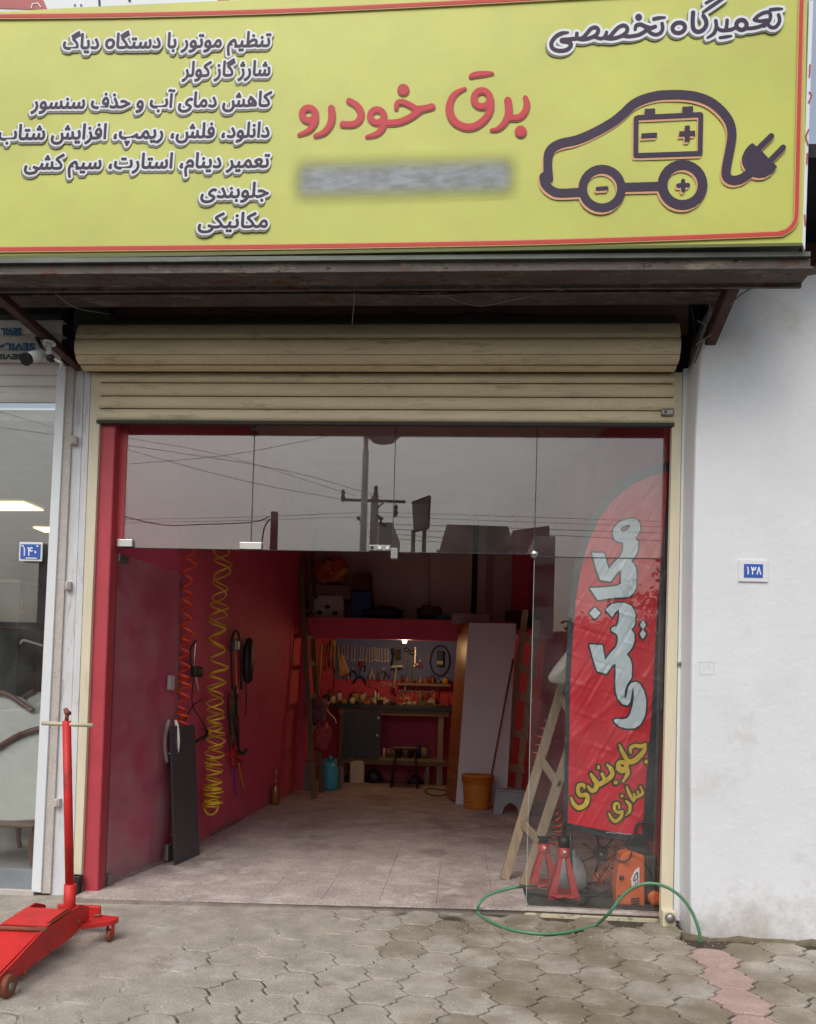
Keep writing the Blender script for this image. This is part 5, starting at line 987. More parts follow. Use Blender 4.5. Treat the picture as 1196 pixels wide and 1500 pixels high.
bl = [(478, .06, .14, BLACKP, 'dark motor like lump at the left end of the bench', 'motor', 'motor'), (497, .05, .20, mat('white_tin', (.5, .48, .42), .4), 'white topped tin at the left of the bench', 'tin', 'tin'), (512, .03, .10, mat('green_tin', (.03, .16, .04), .4), 'small green tin on the bench', 'tin', 'tin'), (520, .06, .20, mat('olive_tin', (.26, .22, .06), .5), 'large yellowish tin on the bench', 'tin', 'tin'), (531, .05, .19, mat('pale_tin', (.36, .34, .28), .5), 'pale tin with dark band on the bench', 'tin', 'tin'), (539, .045, .13, RUSTY, 'low rusty tin on the bench', 'tin', 'tin'), (546, .05, .13, GREYP, 'grey lilac pot on the bench', 'pot', 'pot'), (550, .015, .26, PUREW, 'thin white spray tube standing on the bench', 'tube', 'tube')]
for x, r, h, m_, l_, n_1, c_1 in bl:
    q = at(x, 1030, 7.25); jar(V(q.x, 7.25, zt), r, h, m_, l_, n_1, c_1)
for x, w, h, m_, l_, n1, c1 in ((562, .18, .09, mat('cream_box', (.52, .44, .30), .5), 'cream drill case lying lit on the bench', 'drill_case', 'case'), (590, .35, .07, mat('red_tray', (.28, .03, .02), .5), 'long red tool tray on the bench', 'tool_tray', 'tray'), (622, .16, .06, WOODD, 'dark wooden block on the bench', 'wood_block', 'block'), (632, .12, .10, mat('rag_cream', (.45, .36, .28), .8, .3, 20), 'crumpled pale rag on the bench', 'rag', 'rag'), (651, .14, .20, REDC, 'red tool box at the right end of the bench', 'tool_box', 'tool box')):
    q = at(x, 1030, 7.22); tag(obj(n1, B((q.x-w/2, 7.16, zt+.001), (q.x+w/2, 7.34, zt+h)).box((q.x-w*.3, 7.18, zt+h), (q.x+w*.25, 7.3, zt+h+.03)), m_, bev=.012, seg=3), l_, c1)
for i in range(16):
    q = at(586+i*3.2, 1012+jr.uniform(-1, 1)+((i*.1)), PY-.015); tag(obj('socket', MB().lathe([(.006, -.02), (.013, -.02), (.013, .02), (.006, .02)], q, 8, 'y'), TOOL), 'small steel socket in the row under the pale shelf', 'socket', 'sockets in a row under the pale shelf')
for x, l_, m_ in ((543, 'brass ring hanging on the red part of the board', mat('brass', (.5, .3, .08), .3, metal=.8)), (562, 'steel ring next to the brass ring', TOOL), (571, 'bright pair of rings under the hammer', TOOL)):
    q = at(x, 1003, PY-.02); tag(obj('ring', MB().tube([q+V(.028*math.cos(a), 0, .028*math.sin(a)) for a in np.linspace(0, 6.28, 13)], .008, 6), m_), l_, 'ring')
CM = [BLACKP, RUSTY, WOODD, REDC, TOOL, mat('amber_tin', (.50, .22, .03)), mat('cream_box', (.52, .44, .30)), mat('pale_tin', (.36, .34, .28)), DULLM, MATS['olive_tin'], ORANGE]
CMN = ['black', 'rusty', 'dark wooden', 'red', 'steel', 'amber', 'cream', 'pale', 'grey metal', 'olive', 'orange']
WH = ['near the left end of the bench', 'left of the middle of the bench', 'in the middle of the bench', 'right of the middle of the bench', 'near the right end of the bench']
for i in range(34):
    x = 482+i*5.1+jr.uniform(-2, 2); kq = jr.randrange(len(CM)); q = at(x, 1030, 7.2); yb2 = 7.06+jr.uniform(0, .12) if i % 2 else 7.36+jr.uniform(0, .1); w = jr.uniform(.02, .05); h = jr.uniform(.04, .13) if i % 2 else jr.uniform(.10, .24); sh_ = jr.randrange(3); p = V(q.x, yb2, zt+.001)
    if sh_ == 0: mb = MB().lathe([(w, 0), (w, h*.8), (w*.5, h*.92), (w*.5, h), (0, h)], p, 9)
    elif sh_ == 1: mb = MB().box(p-V(w, w*.7, 0), p+V(w, w*.7, h*.7)).rot(jr.uniform(-.6, .6), p)
    else: mb = MB().tube([p+V(-w*2, 0, .012), p+V(0, 0, .015), p+V(w*2, .02, .012+h*.4)], [.012, .009, .014], 6)
    nm = ('small_pot', 'small_box', 'hand_tool')[sh_]; tag(obj(nm, mb, CM[kq]), f'{CMN[kq]} {nm.replace("_", " ")} among the {"front" if i % 2 else "back"} clutter {WH[min(4, int(i/6.9))]}', nm.replace('_', ' '), 'clutter lying along the workbench')
for i in range(22):
    x = 500+i*7.2+jr.uniform(-2, 2); y = jr.choice((975, 985, 1005, 1010)) if x < 582 else jr.choice((960, 1010, 1013)); kq = jr.choice((0, 1, 3, 4, 5, 8)); a = at(x, y, PY-.02); b = a+V(jr.uniform(-.03, .03), -.01, -jr.uniform(.06, .16))
    tag(obj('hung_tool', MB().tube([a, a.lerp(b, .5), b], [jr.uniform(.006, .02), .008, jr.uniform(.008, .018)], 6), CM[kq]), f'{CMN[kq]} small tool hung {"on the left part" if x < 555 else "in the middle" if x < 605 else "on the right part"} of the tool board', 'hand tool', 'small tools hung on the tool board')
for i in range(8):
    q = at(588+i*9.3, 1000, 7.44); kq = jr.randrange(len(CM)); mb = MB().lathe([(.018, 0), (.02, .05), (.01, .06), (.012, jr.uniform(.07, .13)), (0, .13)], V(q.x, 7.43, s0.z), 8); tag(obj('small_pot', mb, CM[kq]), f'{CMN[kq]} little pot in front of the tins on the pale shelf', 'small pot', 'little pots on the pale shelf')
# lower shelf bottles
for i, (x, r, h, m_, l_) in enumerate(((563, .02, .17, PUREW, 'thin white bottle at the left on the lower shelf'), (570, .05, .17, mat('brown_bottle', (.30, .12, .05), .4), 'white and orange bottle on the lower shelf'), (577, .03, .20, GREYP, 'grey bottle on the lower shelf'), (584, .055, .21, BLACKP, 'black oil bottle with pale label on the lower shelf'), (595, .05, .20, mat('dark_beige_bottle', (.22, .17, .14), .5), 'beige bottle between two black bottles'), (602, .045, .21, BLACKP, 'slim black bottle in the middle of the lower shelf'), (613, .05, .23, mat('dark_blue_bottle', (.01, .03, .12), .4), 'dark blue bottle on the lower shelf'), (622, .065, .21, mat('olive_can', (.22, .20, .10), .5), 'olive can with a yellow patch on the lower shelf'))):
    q = at(x, 1100, 7.3); jar(V(q.x, 7.3, zs), r, h, m_, l_, 'bottle' if i < 7 else 'oil_can', 'bottle' if i < 7 else 'can')
q = gz(627, 1145, .04); jar(V(q.x, 7.25, .04), .05, .28, mat('pale_brown_bottle', (.36, .22, .16), .5), 'pale bottle on the floor under the right end of the bench', 'bottle', 'bottle', None, PUREW)
tag(obj('oil_can', MB().lathe([(.08, 0), (.09, .05), (.06, .16), (.02, .22)], (at(602, 1140, 7.3).x, 7.3, .04), 12), mat('red_black', (.25, .03, .02), .5)), 'dark red can on the floor behind the stool', 'can')
for x, w, h, l_ in ((510, .35, .10, 'dark heap of shoes on the floor left of the jerrycan'), (548, .30, .22, 'dark tool bag on the floor under the cupboard door'), (608, .25, .15, 'dark blue box on the floor behind the stool')):
    q = at(x, 1140, 7.25); mb = MB().lathe([(w*.5, 0), (w*.5, h*.4), (w*.3, h*.9), (0, h)], (q.x, 7.25, .04), 9, sy=.5); tag(obj('tool_bag', mb, BLACKP), l_, 'bag')
# stool
q = gz(592, 1155, .04); st = thing('stool', (q.x, 6.75, .04), 'black framed stool with brown seat in front of the bench', 'stool'); zse = at(592, 1093, 6.75).z
obj('seat', B((q.x-.19, 6.6, zse-.05), (q.x+.19, 6.9, zse)), mat('brown_seat', (.11, .03, .02), .4), st, bev=.02, seg=3)
for sx_ in (-1, 1):
    for sy_ in (-1, 1): obj('leg', MB().tube([V(q.x+sx_*.15, 6.75+sy_*.12, zse-.05), V(q.x+sx_*.20, 6.75+sy_*.16, .04)], .014, 8), BLACKP, st)
obj('footrest', MB().tube([V(q.x-.18, 6.61, .2), V(q.x+.18, 6.61, .2)], .010, 8), BLACKP, st)
# gas tank, jerrycans
q = gz(483, 1157, .04); tk = thing('gas_tank', q, 'light blue refrigerant gas cylinder with handle guard beside the left ladder', 'gas cylinder')
obj('cylinder', MB().lathe([(.09, 0), (.12, .015), (.125, .06), (.125, .30), (.11, .36), (.06, .40), (.03, .41)], q, 22), BLUEG, tk)
for s_ in (-1, 1): obj('guard', MB().prism([q+V(s_*.06-.035, -.03, .37), q+V(s_*.06+.035, -.03, .37), q+V(s_*.07+.03, -.03, .46), q+V(s_*.07-.03, -.03, .46)], V(0, .06, 0)), BLUEG, tk, bev=.006)
obj('valve', MB().lathe([(.02, .40), (.02, .45), (.03, .46), (.03, .50), (0, .5)], q, 10), BLUEG, tk)
def jerry(q, w, h, m, lab):
    t = thing('jerrycan', q, lab, 'jerrycan'); d = .12
    obj('body', MB().prism([q+V(-w/2, 0, 0), q+V(w/2, 0, 0), q+V(w/2, 0, h*.80), q+V(w*.35, 0, h*.86), q+V(-w*.1, 0, h*.86), q+V(-w*.5, 0, h*.8)], V(0, d, 0)), m, t, bev=.02, seg=3)
    obj('handle', MB().tube(smooth([q+V(-w*.12, d/2, h*.84), q+V(-w*.08, d/2, h*.98), q+V(w*.35, d/2, h*.98), q+V(w*.42, d/2, h*.82)], 5), .017, 8), m, t)
    obj('cap', MB().lathe([(.03, h*.85), (.03, h*.93), (0, h*.93)], q+V(-w*.34, d/2, 0), 12), m, t); return t
jerry(gz(523, 1147, .04)+V(0, -.05, 0), .23, .42, JERRY, 'cream plastic jerrycan under the bench on the floor')
jerry(gz(445, 1158, .04)+V(0, .0, 0), .19, .44, mat('grey_jerry', (.20, .17, .15), .5), 'greyish jerrycan in the left corner behind the ladder')
jerry(gz(495, 1156, .04)+V(0, .1, 0), .09, .30, mat('beige_can', (.24, .20, .17), .5), 'narrow beige can right behind the blue gas cylinder')
# ladders
la = (at(440, 812, 5.75), gz(460, 1170, .04)); lb = (at(452, 812, 6.1), gz(469, 1163, .04)+V(0, .15, 0))
ladder('dark weathered wooden ladder leaning by the left wall in front of the bench corner', [(la[1], la[0]), (lb[1], lb[0])], [(x, x) for x in (.12, .27, .40, .53, .645, .755, .87)], w=.05, d=.07, m=WOODD, rw=.06)
lb_ = gz(733, 1166, .04); 
r1 = (gz(738, 1168, .04), at(770, 893, 5.5)); r2 = (gz(757, 1170, .04), at(788, 908, 5.5))
WOODL = mat('pale_dusty_wood', (.56, .45, .34), .75, .2, 4, .2, 60, stretch=(6, 6, .8))
ladder('wooden ladder with broad rungs standing between the white wardrobe and the right wall', [r1, r2], [(x, x) for x in (.17, .36, .56, .71, .87)], w=.05, d=.085, m=WOODL, rw=.10, over=.06)
# wardrobe
A0 = gz(668, 1178, .04); D0_ = gz(653, 1168, .04); hW = at(683, 912, A0.y).z-.04
e1 = V(1, -.03, 0)*.665; e2 = (D0_-A0)
wd = thing('wardrobe', A0+e1*.5+e2*.5, 'tall wardrobe with whitish side and brown drawer front standing before the loft', 'wardrobe')
lean = V(.115, .0, 0)
def wp(u, v, z): return A0+e1*u+e2*v+V(0, 0, z)+V(.115, 0, 0)*(z/hW)*(1-u*.35)
def wq(a, b, c, d_, th, m, name, par): return obj(name, MB().prism([a, b, c, d_], th), m, par, bev=.003)
wq(wp(0, 0, 0), wp(1, 0, 0), wp(1, 0, hW), wp(0, 0, hW), e2.normalized()*.018, LILAC, 'side_panel', wd)
wq(wp(1, .04, 0), wp(1, 1, 0), wp(1, 1, hW-.01), wp(1, .04, hW-.01), V(-.018, 0, 0), LILAC, 'back_panel', wd)
obj('top', MB().prism([wp(0.02, .04, hW-.02), wp(.97, .04, hW-.02), wp(.97, 1, hW-.02), wp(0.02, 1, hW-.02)], V(0, 0, .018)), BROWNV, wd)
obj('door', MB().prism([wp(0, .05, .62), wp(0, 1, .62), wp(0, 1, hW), wp(0, .05, hW)], V(.018, 0, 0)), BROWNV, wd, bev=.003)
for i in range(3):
    z0 = .03+i*.195; dr = obj('drawer', MB().prism([wp(0, .05, z0), wp(0, 1, z0), wp(0, 1, z0+.185), wp(0, .05, z0+.185)], V(.018, 0, 0)), BROWNV, wd, bev=.003)
    obj('handle', MB().bar(wp(0, .40, z0+.1)+V(-.015, 0, 0), wp(0, .70, z0+.1)+V(-.015, 0, 0), .014, .010), CHROME, dr)
# bucket, broom, step stool, dustpan
q = gz(699, 1184, .04); bk = thing('bucket', q, 'large orange plastic bucket in front of the white wardrobe', 'bucket')
obj('pail', MB().lathe([(.0, .005), (.165, 0), (.172, .02), (.185, .30), (.195, .36), (.205, .362), (.207, .41), (.215, .415), (.214, .432), (.198, .432), (.19, .36), (.16, .02), (0, .02)], q, 30), BUCK, bk)
obj('rim_band', MB().lathe([(.200, .345), (.210, .348), (.210, .358), (.2, .36)], q, 30), BUCK, bk)
obj('lettering_patch', MB().bar(q+V(-.12, -.135, .10), q+V(-.06, -.170, .10), .012, .012), RUSTY, bk)
a = at(713, 1176, A0.y-.35); b = at(752, 965, A0.y-.06); t = thing('broom', a, 'broom with long brown handle leaning on the wardrobe beside the bucket', 'broom'); obj('handle', MB().tube([a, b], .013, 8), RUSTY, t)
obj('head', MB().bar(a+V(-.16, -.05, -.02), a+V(.10, .0, -.02), .07, .05), mat('red_brush', (.30, .02, .02), .8), t, bev=.01); obj('collar', MB().lathe([(.03, -.02), (.035, .03), (.015, .07)], a, 10), PUREW, t)
q = gz(745, 1193, .04); t = thing('step_stool', q, 'grey plastic step stool between the bucket and the wooden ladder', 'step stool')
hS = .30; obj('top', MB().box(q+V(-.16, 0, hS-.03), q+V(.20, .25, hS)), GREYP, t, bev=.015, seg=3)
arch = [(-.19, 0), (-.16, hS-.03), (.20, hS-.03), (.24, 0), (.13, 0), (.10, .10), (.02, .15), (-.05, .10), (-.08, 0)]
obj('side', MB().prism([q+V(x, 0.0, z) for x, z in arch], V(0, .012, 0)), GREYP, t); obj('side', MB().prism([q+V(x, .24, z) for x, z in arch], V(0, .012, 0)), GREYP, t); obj('end_wall', MB().prism([q+V(-.19, .01, 0), q+V(-.19, .24, 0), q+V(-.16, .24, hS-.03), q+V(-.16, .01, hS-.03)], V(.012, 0, 0)), GREYP, t)
curve3([gz(655, 1158, .05), gz(628, 1155, .05), gz(624, 1161, .05), gz(640, 1166, .05), gz(655, 1163, .05)], .008, BLKC, 'dark cable looped on the floor by the wardrobe', 'cable', 'floor_cable')
# hanging brooms and cloth on the left of the bench
t = thing('hanging_sticks', at(490, 985, 6.4), 'bundle of dark sticks and rods hanging at the left of the tool board', 'rods'); rs = random.Random(11)
for i in range(14):
    x = 475+i*1.6; a = at(x, 940+rs.uniform(0, 6), 6.4+rs.uniform(0, .2)); b = at(x+rs.uniform(-3, 3), 985+rs.uniform(-8, 8), 6.4); obj('rod', MB().tube([a, b], .007, 5), [WOODD, mat('straw_rod', (.42, .30, .10), .7), BLKC][i % 3], t)
a = at(471, 945, 6.3); b = at(468, 1008, 6.3); tag(obj('pale_stick', MB().tube([a, b], [.014, .010], 8), mat('straw_rod', (.42, .30, .10))), 'pale round stick hanging beside the left ladder', 'stick')
hc_ = [(500, 955), (505, 965), (512, 985), (502, 990), (496, 990), (497, 970)]; tag(obj('hanging_cloth', MB().prism([at(x, y, 6.9) for x, y in hc_], V(0, .05, 0)), mat('mustard_cloth', (.40, .25, .09), .9, .2, 12, .4, 30), bev=.02), 'mustard brown cloth bag hanging left of the spanners', 'cloth')
tag(obj('yellow_tin', MB().lathe([(.06, -.07), (.06, .08)], at(487, 945, 6.8), 12), mat('mustard_tin', (.30, .20, .04), .5)), 'mustard tin hung above the cloth', 'tin')
# rags on the ladder
def lump(c, r, m, lab, cat, name, seed, sx=1, sz=1.3, n=10):
    g = random.Random(seed); mb = MB(); pr = []
    for i in range(n):
        pr.append((max(.001, math.sin(math.pi*i/(n-1))**.6*r), -math.cos(math.pi*i/(n-1))*r*sz))
    mb.lathe(pr, c, 14, sx=sx, sy=.6); mb.v = [Vector(c)+(v-Vector(c))*g.uniform(.72, 1.18) for v in mb.v]; return tag(obj(name, mb, m), lab, cat)
lump(at(465, 1040, 5.8), .17, mat('grey_pink_rag', (.16, .07, .09), .9, .5, 14), 'dark grey pink rag bundled over a rung of the left ladder', 'rag', 'rag', 1)
lump(at(471, 1078, 5.8), .13, mat('red_check_rag', (.40, .06, .08), .9, .5, 22), 'red and white rag hanging low on the left ladder', 'rag', 'rag', 2, sz=1.7)
curve3([at(486, 1025, 6.0), at(480, 1034, 6.0), at(481, 1042, 6.0), at(490, 1052, 6.0), at(493, 1060, 6.0)], .007, PUREW, 'white cord curling beside the left ladder', 'cord', 'cord')
# things on the loft
def bx(name, x0, y0, x1, y1, Y, d, m, lab, cat, bev=.01):
    a = at(x0, y0, Y); b = at(x1, y1, Y); zb = 2.502 if y1 >= 896 else b.z
    return tag(obj(name, B((a.x, Y, zb), (b.x, Y+d, a.z)), m, bev=bev), lab, cat)
cr_ = thing('fruit_crate', at(480, 903, 6.1), 'off white fruit carton with dark holes on the left end of the loft', 'carton'); a = at(458, 877, 6.1); b = at(503, 903, 6.1); CRM = mat('white_carton', (.42, .38, .33), .8)
obj('box', B((a.x, 6.1, 2.502), (b.x, 6.4, a.z)).box((a.x+.08, 6.1, a.z), (b.x-.02, 6.12, a.z+.05)), CRM, cr_)
for x, y in ((480, 889), (468, 897), (491, 898)): obj('hand_hole', MB().lathe([(.0, -.006), (.03, -.006), (.03, 0)], at(x, y, 6.1), 10, 'y', sx=1.5), BLACKP, cr_)
bx('cardboard_box', 462, 856, 514, 878, 6.15, .35, mat('brown_cardboard', (.20, .11, .07), .85), 'brown cardboard box stacked on the off white fruit carton', 'box')
lump(at(485, 842, 6.3)+V(0, 0, .05), .20, mat('red_yellow_bag', (.42, .06, .03), .5, .3, 6, col2=[((.55, .30, .03), 6, .52, .55)]), 'red and yellow printed bag on top of the brown box', 'bag', 'bag', 4, 1.4, 1.0)
bx('canister', 515, 866, 544, 904, 6.15, .3, mat('navy_canister', (.01, .03, .13), .4), 'dark blue canister on the loft', 'canister'); bx('dark_carton', 517, 838, 542, 865, 6.2, .3, mat('dark_brown_carton', (.09, .035, .025), .8), 'dark brown carton on top of the blue canister', 'carton')
lump(at(560, 898, 6.2), .20, BLACKP, 'black cloth heap on the loft next to the blue canister', 'cloth', 'cloth_heap', 6, 1.6, .5)
lump(at(630, 898, 6.3), .13, mat('purple_bag', (.10, .05, .07), .7), 'dull purple bag on the loft', 'bag', 'bag', 7, 1.5, .9)
bx('blue_box', 640, 900, 664, 907, 6.0, .2, mat('petrol_box', (.01, .06, .12), .5), 'flat petrol blue box at the right of the loft', 'box')
tb = bx('printed_box', 662, 898, 718, 912, 5.7, .2, mat('printed_pale_box', (.40, .31, .29), .7, col2=[((.16, .10, .18), 14, .62, .68)]), 'pale printed box lying on top of the wardrobe', 'box')
bx('brown_crate', 742, 894, 782, 930, 6.0, .3, mat('dark_crate', (.08, .03, .025), .8), 'dark brown crate high up behind the right ladder', 'crate')

# ---- on the red left wall
def tubew(pts, r, m, X=IX, n=8, sm=8): return MB().tube(smooth([ax(x, y, X) for x, y in pts], sm), r, n)
sp = [ax(318, 808), ax(314, 850), ax(313, 905), ax(309, 960), ax(305, 1020), ax(302, 1080), ax(300, 1130), ax(299, 1185)]
q0 = sp[0].y
def wcoil(p, q, turns, ra, rb, r, m, per=16, ph=0., hand=1):
    """two or three revolutions per pitch, opening out upwards, hung along the wall"""
    out_ = []; N = int(turns*per)
    for i in range(N+1):
        t = i/N; u = 1-(1-t)**2.0; c = Vector(p).lerp(Vector(q), u); a = turns*2*math.pi*t; R = (ra+(rb-ra)*t)*(1+.10*math.sin(a*.37+ph*3)); c = c+V(.012*math.sin(a*.21), 0, .018*math.sin(a*.29+ph))
        out_.append(c+V(R*math.cos(a+ph)+R*1.1, R*math.sin(a+ph)*hand, 0))
    return MB().tube(out_, r, 7)
ya = ax(311, 806); yb_ = ax(299, 1178)
tag(obj('yellow_air_hose', wcoil(ya, V(yb_.x, yb_.y, yb_.z), 23, .075, .068, .0085, YHOSE), YHOSE), 'yellow spiral air hose hanging on the red left wall', 'hose')
obj('second_strand', wcoil(ya+V(.01, 0, 0), yb_+V(.01, 0, 0), 21, .075, .068, .0085, YHOSE, ph=2.4, hand=-1), YHOSE, COL.objects[-1])
tag(obj('yellow_air_hose_tail', MB().tube([yb_+V(.07+.065*math.cos(a), .02*math.sin(a*.3), -.01+.085*math.sin(a)) for a in np.linspace(0, 19, 80)], .0085, 7), YHOSE), 'yellow hose coil gathered at the bottom of the yellow spiral hose', 'hose')
oa = ax(268, 806, -2.40); ob = ax(251, 1248, -2.40); oa += V(-.02, .06, 0); ob += V(-.02, .06, 0)
tag(obj('red_air_hose', wcoil(oa, ob, 42, .045, .045, .0105, mat('red_orange_hose', (.80, .08, .015), .35)), mat('red_orange_hose', (.80, .08, .015), .35)), 'red orange spiral air hose beside the open glass door leaf', 'hose')
# grey board leaning against the wall
bd = [gz(257, 1268, .04), gz(293, 1252, .04)]; btL, btR = at(251, 1064, bd[0].y-.02), at(286, 1061, bd[1].y-.02)
tag(obj('leaning_board', MB().prism([bd[0], bd[1], btR, btL], V(-.02, .01, 0)), DGREY, bev=.002), 'dark grey laminate board leaning upright against the red wall by the door', 'board')
# cables
def wallcable(pts, r, m, lab, name='wall_cable', X=-2.345, cat='cable'): return tag(obj(name, tubew(pts, r, m, X), m), lab, cat)
bd_ = thing('jump_lead_bundle', ax(345, 1100), 'bundle of black and red jump leads hanging on the left wall beside the yellow hose', 'cable bundle')
cs = random.Random(5)
obj('loop', tubew([(340, 1010), (339, 950), (343, 927), (349, 926), (352, 945), (354, 1010)], .012, BLKC), BLKC, bd_); obj('loop', tubew([(345, 930), (346, 980), (350, 1060), (351, 1100)], .010, YHOSE), mat('amber_cable', (.55, .22, .03), .4), bd_)
for i in range(11):
    x0 = 336+cs.uniform(0, 17); obj('strand', tubew([(x0, 1010+cs.uniform(-8, 10)), (x0+cs.uniform(-4, 3), 1050), (345+cs.uniform(-6, 6), 1092+cs.uniform(-4, 8))], .010, BLKC, -2.345+cs.uniform(-.01, .02)), [BLKC, REDC, BLKC, mat('green_lead', (.02, .09, .03), .5)][i % 4], bd_)
for pts, m_ in (([(343, 1095), (338, 1108), (334, 1104)], REDC), ([(344, 1095), (341, 1118), (346, 1124)], REDC), ([(350, 1100), (357, 1104), (362, 1098)], BLKC), ([(349, 1108), (355, 1118), (351, 1122)], REDC)): obj('clamp', tubew(pts, .018, m_), m_, bd_)
obj('lead', tubew([(344, 1120), (344, 1150), (346, 1166)], .007, BLUEP), mat('blue_lead', (.03, .03, .35), .4), bd_); obj('lead', tubew([(350, 1118), (354, 1140), (359, 1158)], .007, YHOSE), YHOSE, bd_)
q = ax(346, 945); obj('gauge', MB().box(q+V(-.03, -.06, -.06), q+V(.03, .06, .06)), DULLM, bd_, bev=.02)
q = ax(362, 968); tag(obj('black_case', MB().lathe([(.0, -.26), (.07, -.22), (.09, -.05), (.085, .15), (.05, .24), (0, .26)], q+V(.02, 0, 0), 14, sx=.6, sy=1.4), BLKC), 'black rounded case hanging right of the jump leads', 'case')
wallcable([(360, 1000), (361, 1030), (359, 1052)], .006, BLKC, 'thin black lead dangling below the rounded case')
tl_ = thing('hanging_clamp_tool', ax(288, 975), 'black and steel clamp tool with cords hanging between the two spiral hoses', 'tool')
obj('hook', tubew([(287, 938), (280, 950), (280, 970), (284, 985)], .008, BLKC), BLKC, tl_); obj('steel_bar', tubew([(287, 940), (285, 965), (286, 985), (291, 1013)], .010, DULLM), CHROME, tl_)
q = ax(289, 984); obj('body', MB().box(q+V(-.03, -.10, -.05), q+V(.03, .10, .05)), BLACKP, tl_, bev=.02)
obj('cord', tubew([(284, 990), (282, 1030), (295, 1055), (305, 1072), (300, 1082), (288, 1085)], .006, BLKC), BLKC, tl_); obj('cord', tubew([(296, 1025), (283, 1034), (270, 1058)], .006, BLKC), BLKC, tl_); obj('knot', tubew([(300, 1068), (305, 1074), (298, 1080), (288, 1086)], .015, BLKC), BLKC, tl_)
q = ax(250, 1000, -2.425); tag(obj('wall_socket', MB().box(q+V(-.01, -.05, -.06), q+V(.02, .05, .06)), PUREW, bev=.006), 'small cream wall socket behind the open glass door leaf', 'socket')
q = gz(403, 1178, .04); t = thing('oil_bottle', q, 'amber glass bottle with thin neck on the floor by the left wall', 'bottle')
AMB = mat('amber_glass', (.25, .08, .02), .12, .1, 6, spec=.8); obj('body', MB().lathe([(.055, 0), (.06, .02), (.06, .20), (.03, .26), (.015, .29), (.012, .36), (.016, .37)], q, 16), AMB, t); obj('spout', MB().tube([q+V(0, 0, .36), q+V(.005, 0, .44)], .005, 6), PUREW, t)
# broken plaster bits at the foot of the left wall
tag(obj('plaster_crumbs', MB().tube([V(LW(2.2)+.012, 2.2, .045), V(LW(2.8)+.015, 2.8, .052), V(LW(3.3)+.01, 3.3, .044)], [.006, .014, .005], 6), mat('broken_plaster', (.16, .14, .12))), 'crumbled pale plaster along the foot of the left wall', 'plaster')

# ================================================================ the neighbours' furniture shop on the left
NW = mat('neighbour_wall', (.35, .25, .20), .8, .1, 2); NF = mat('polished_pale_floor', (.42, .40, .37), .12, .12, 1.2)
struct('neighbour_floor', B((-9, .12, -.04), (-2.86, 9, .03)), NF); struct('neighbour_back_wall', B((-9, 6.0, .03), (-2.86, 6.2, 3.45)), mat('brown_red_wall', (.13, .035, .02), .6, .2, 1.2))
struct('neighbour_party_wall', B((-2.93, .62, .03), (-2.72, 7.9, 4.3)), mat('dark_party_wall', (.10, .05, .04), .8)); struct('neighbour_far_wall', B((-9.2, .2, .03), (-9, 6, 3.45)), NW); struct('neighbour_ceiling', B((-9, .12, 3.42), (-2.93, 6.2, 3.5)), mat('grey_ceiling', (.30, .31, .30), .8))
struct('neighbour_front_wall', B((-9, -.02, 4.12), (-2.87, .12, 4.62)), DARKV)
LIT = mat('lit_ceiling_panel', (1, .85, .5), .5, 0, emit=((1, .78, .36), 2.6))
for c4, l_ in (([(-20, 735), (35, 735), (64, 747), (-10, 747)], 'larger glowing yellow ceiling light panel in the neighbour shop'), ([(49, 772), (75, 773), (80, 779), (66, 779)], 'smaller glowing yellow ceiling light panel in the neighbour shop')):
    P4 = [gz(x, y, 3.41) for x, y in c4]; t = thing('ceiling_light', P4[0], l_, 'ceiling light'); obj('diffuser', MB().prism(P4, V(0, 0, -.01)), LIT, t)
ng = thing('neighbour_window', (-6, .06, 0), 'big plain glass window of the neighbour shop with a grey sill', 'shop window')
obj('pane', B((-9, .056, .17), (-2.945, .064, 3.55)), GLASS, ng); obj('sill', B((-9, .03, .03), (-2.95, .12, .165)), mat('grey_sill', (.20, .22, .24), .5), ng); obj('threshold', B((-9, -.02, -.04), (-2.95, .11, .03)), GREIGE, ng)
nsh = thing('neighbour_shutter', (-5, 0, 3.5), 'whitish roller shutter of the neighbour shop with upside down blue print on its upper slats', 'shutter')
NSL = mat('dirty_white_slat', (.66, .63, .61), .5, .06, 2, stretch=(.6, 1, 6), col2=[((.33, .27, .25), 3, .58, .7)])
ys = [474, 495, 517, 533, 550, 567, 590]
for i, (a, b) in enumerate(zip(ys[:-1], ys[1:])):
    za, zb = at(40, a, .0).z, at(40, b, .0).z
    pts = []
    for kk in range(6):
        tt = kk/5; pts.append((-9, -.006*(1-(2*tt-1)**4)-(.05 if i < 3 else 0), za+(zb+.004-za)*tt))
    mb = MB(); n = 6; mb.add([(x, y, z) for x, y, z in pts]+[(-2.885, y, z) for x, y, z in pts]+[(-9, .02, zb+.004), (-2.885, .02, zb+.004), (-9, .02, za), (-2.885, .02, za)], [(j, j+n, j+n+1, j+1) for j in range(n-1)]+[(5, 11, 13, 12), (0, 14, 15, 6)])
    obj('slat', mb, NSL, nsh)
obj('hood', B((-9, -.045, at(40, 474, 0).z+.002), (-2.9, .02, 4.13)), mat('dark_hood', (.05, .045, .04), .7), nsh)
SEV = [('SEVIL', 2, 31, 486, -.062, mat('blue_shop_print', (.01, .13, .30), .5)), ('SEVIL', 8, 51, 508, -.062, mat('blue_shop_print', (.01, .13, .30))), ('SEVIL', -4, 33, 524, -.062, mat('green_black_print', (.02, .05, .05), .5))]
for tx, xa, xb, yc, Y, m_ in SEV:
    f_ = Field(.4); glyphs(f_, tx, xa, xb, yc-5, 14 if m_.name[0] == 'b' else 10, rot=True); f_.run(3); obj('lettering', f_.mesh(.7, lambda x, y: at(x, y, Y)), m_, nsh)
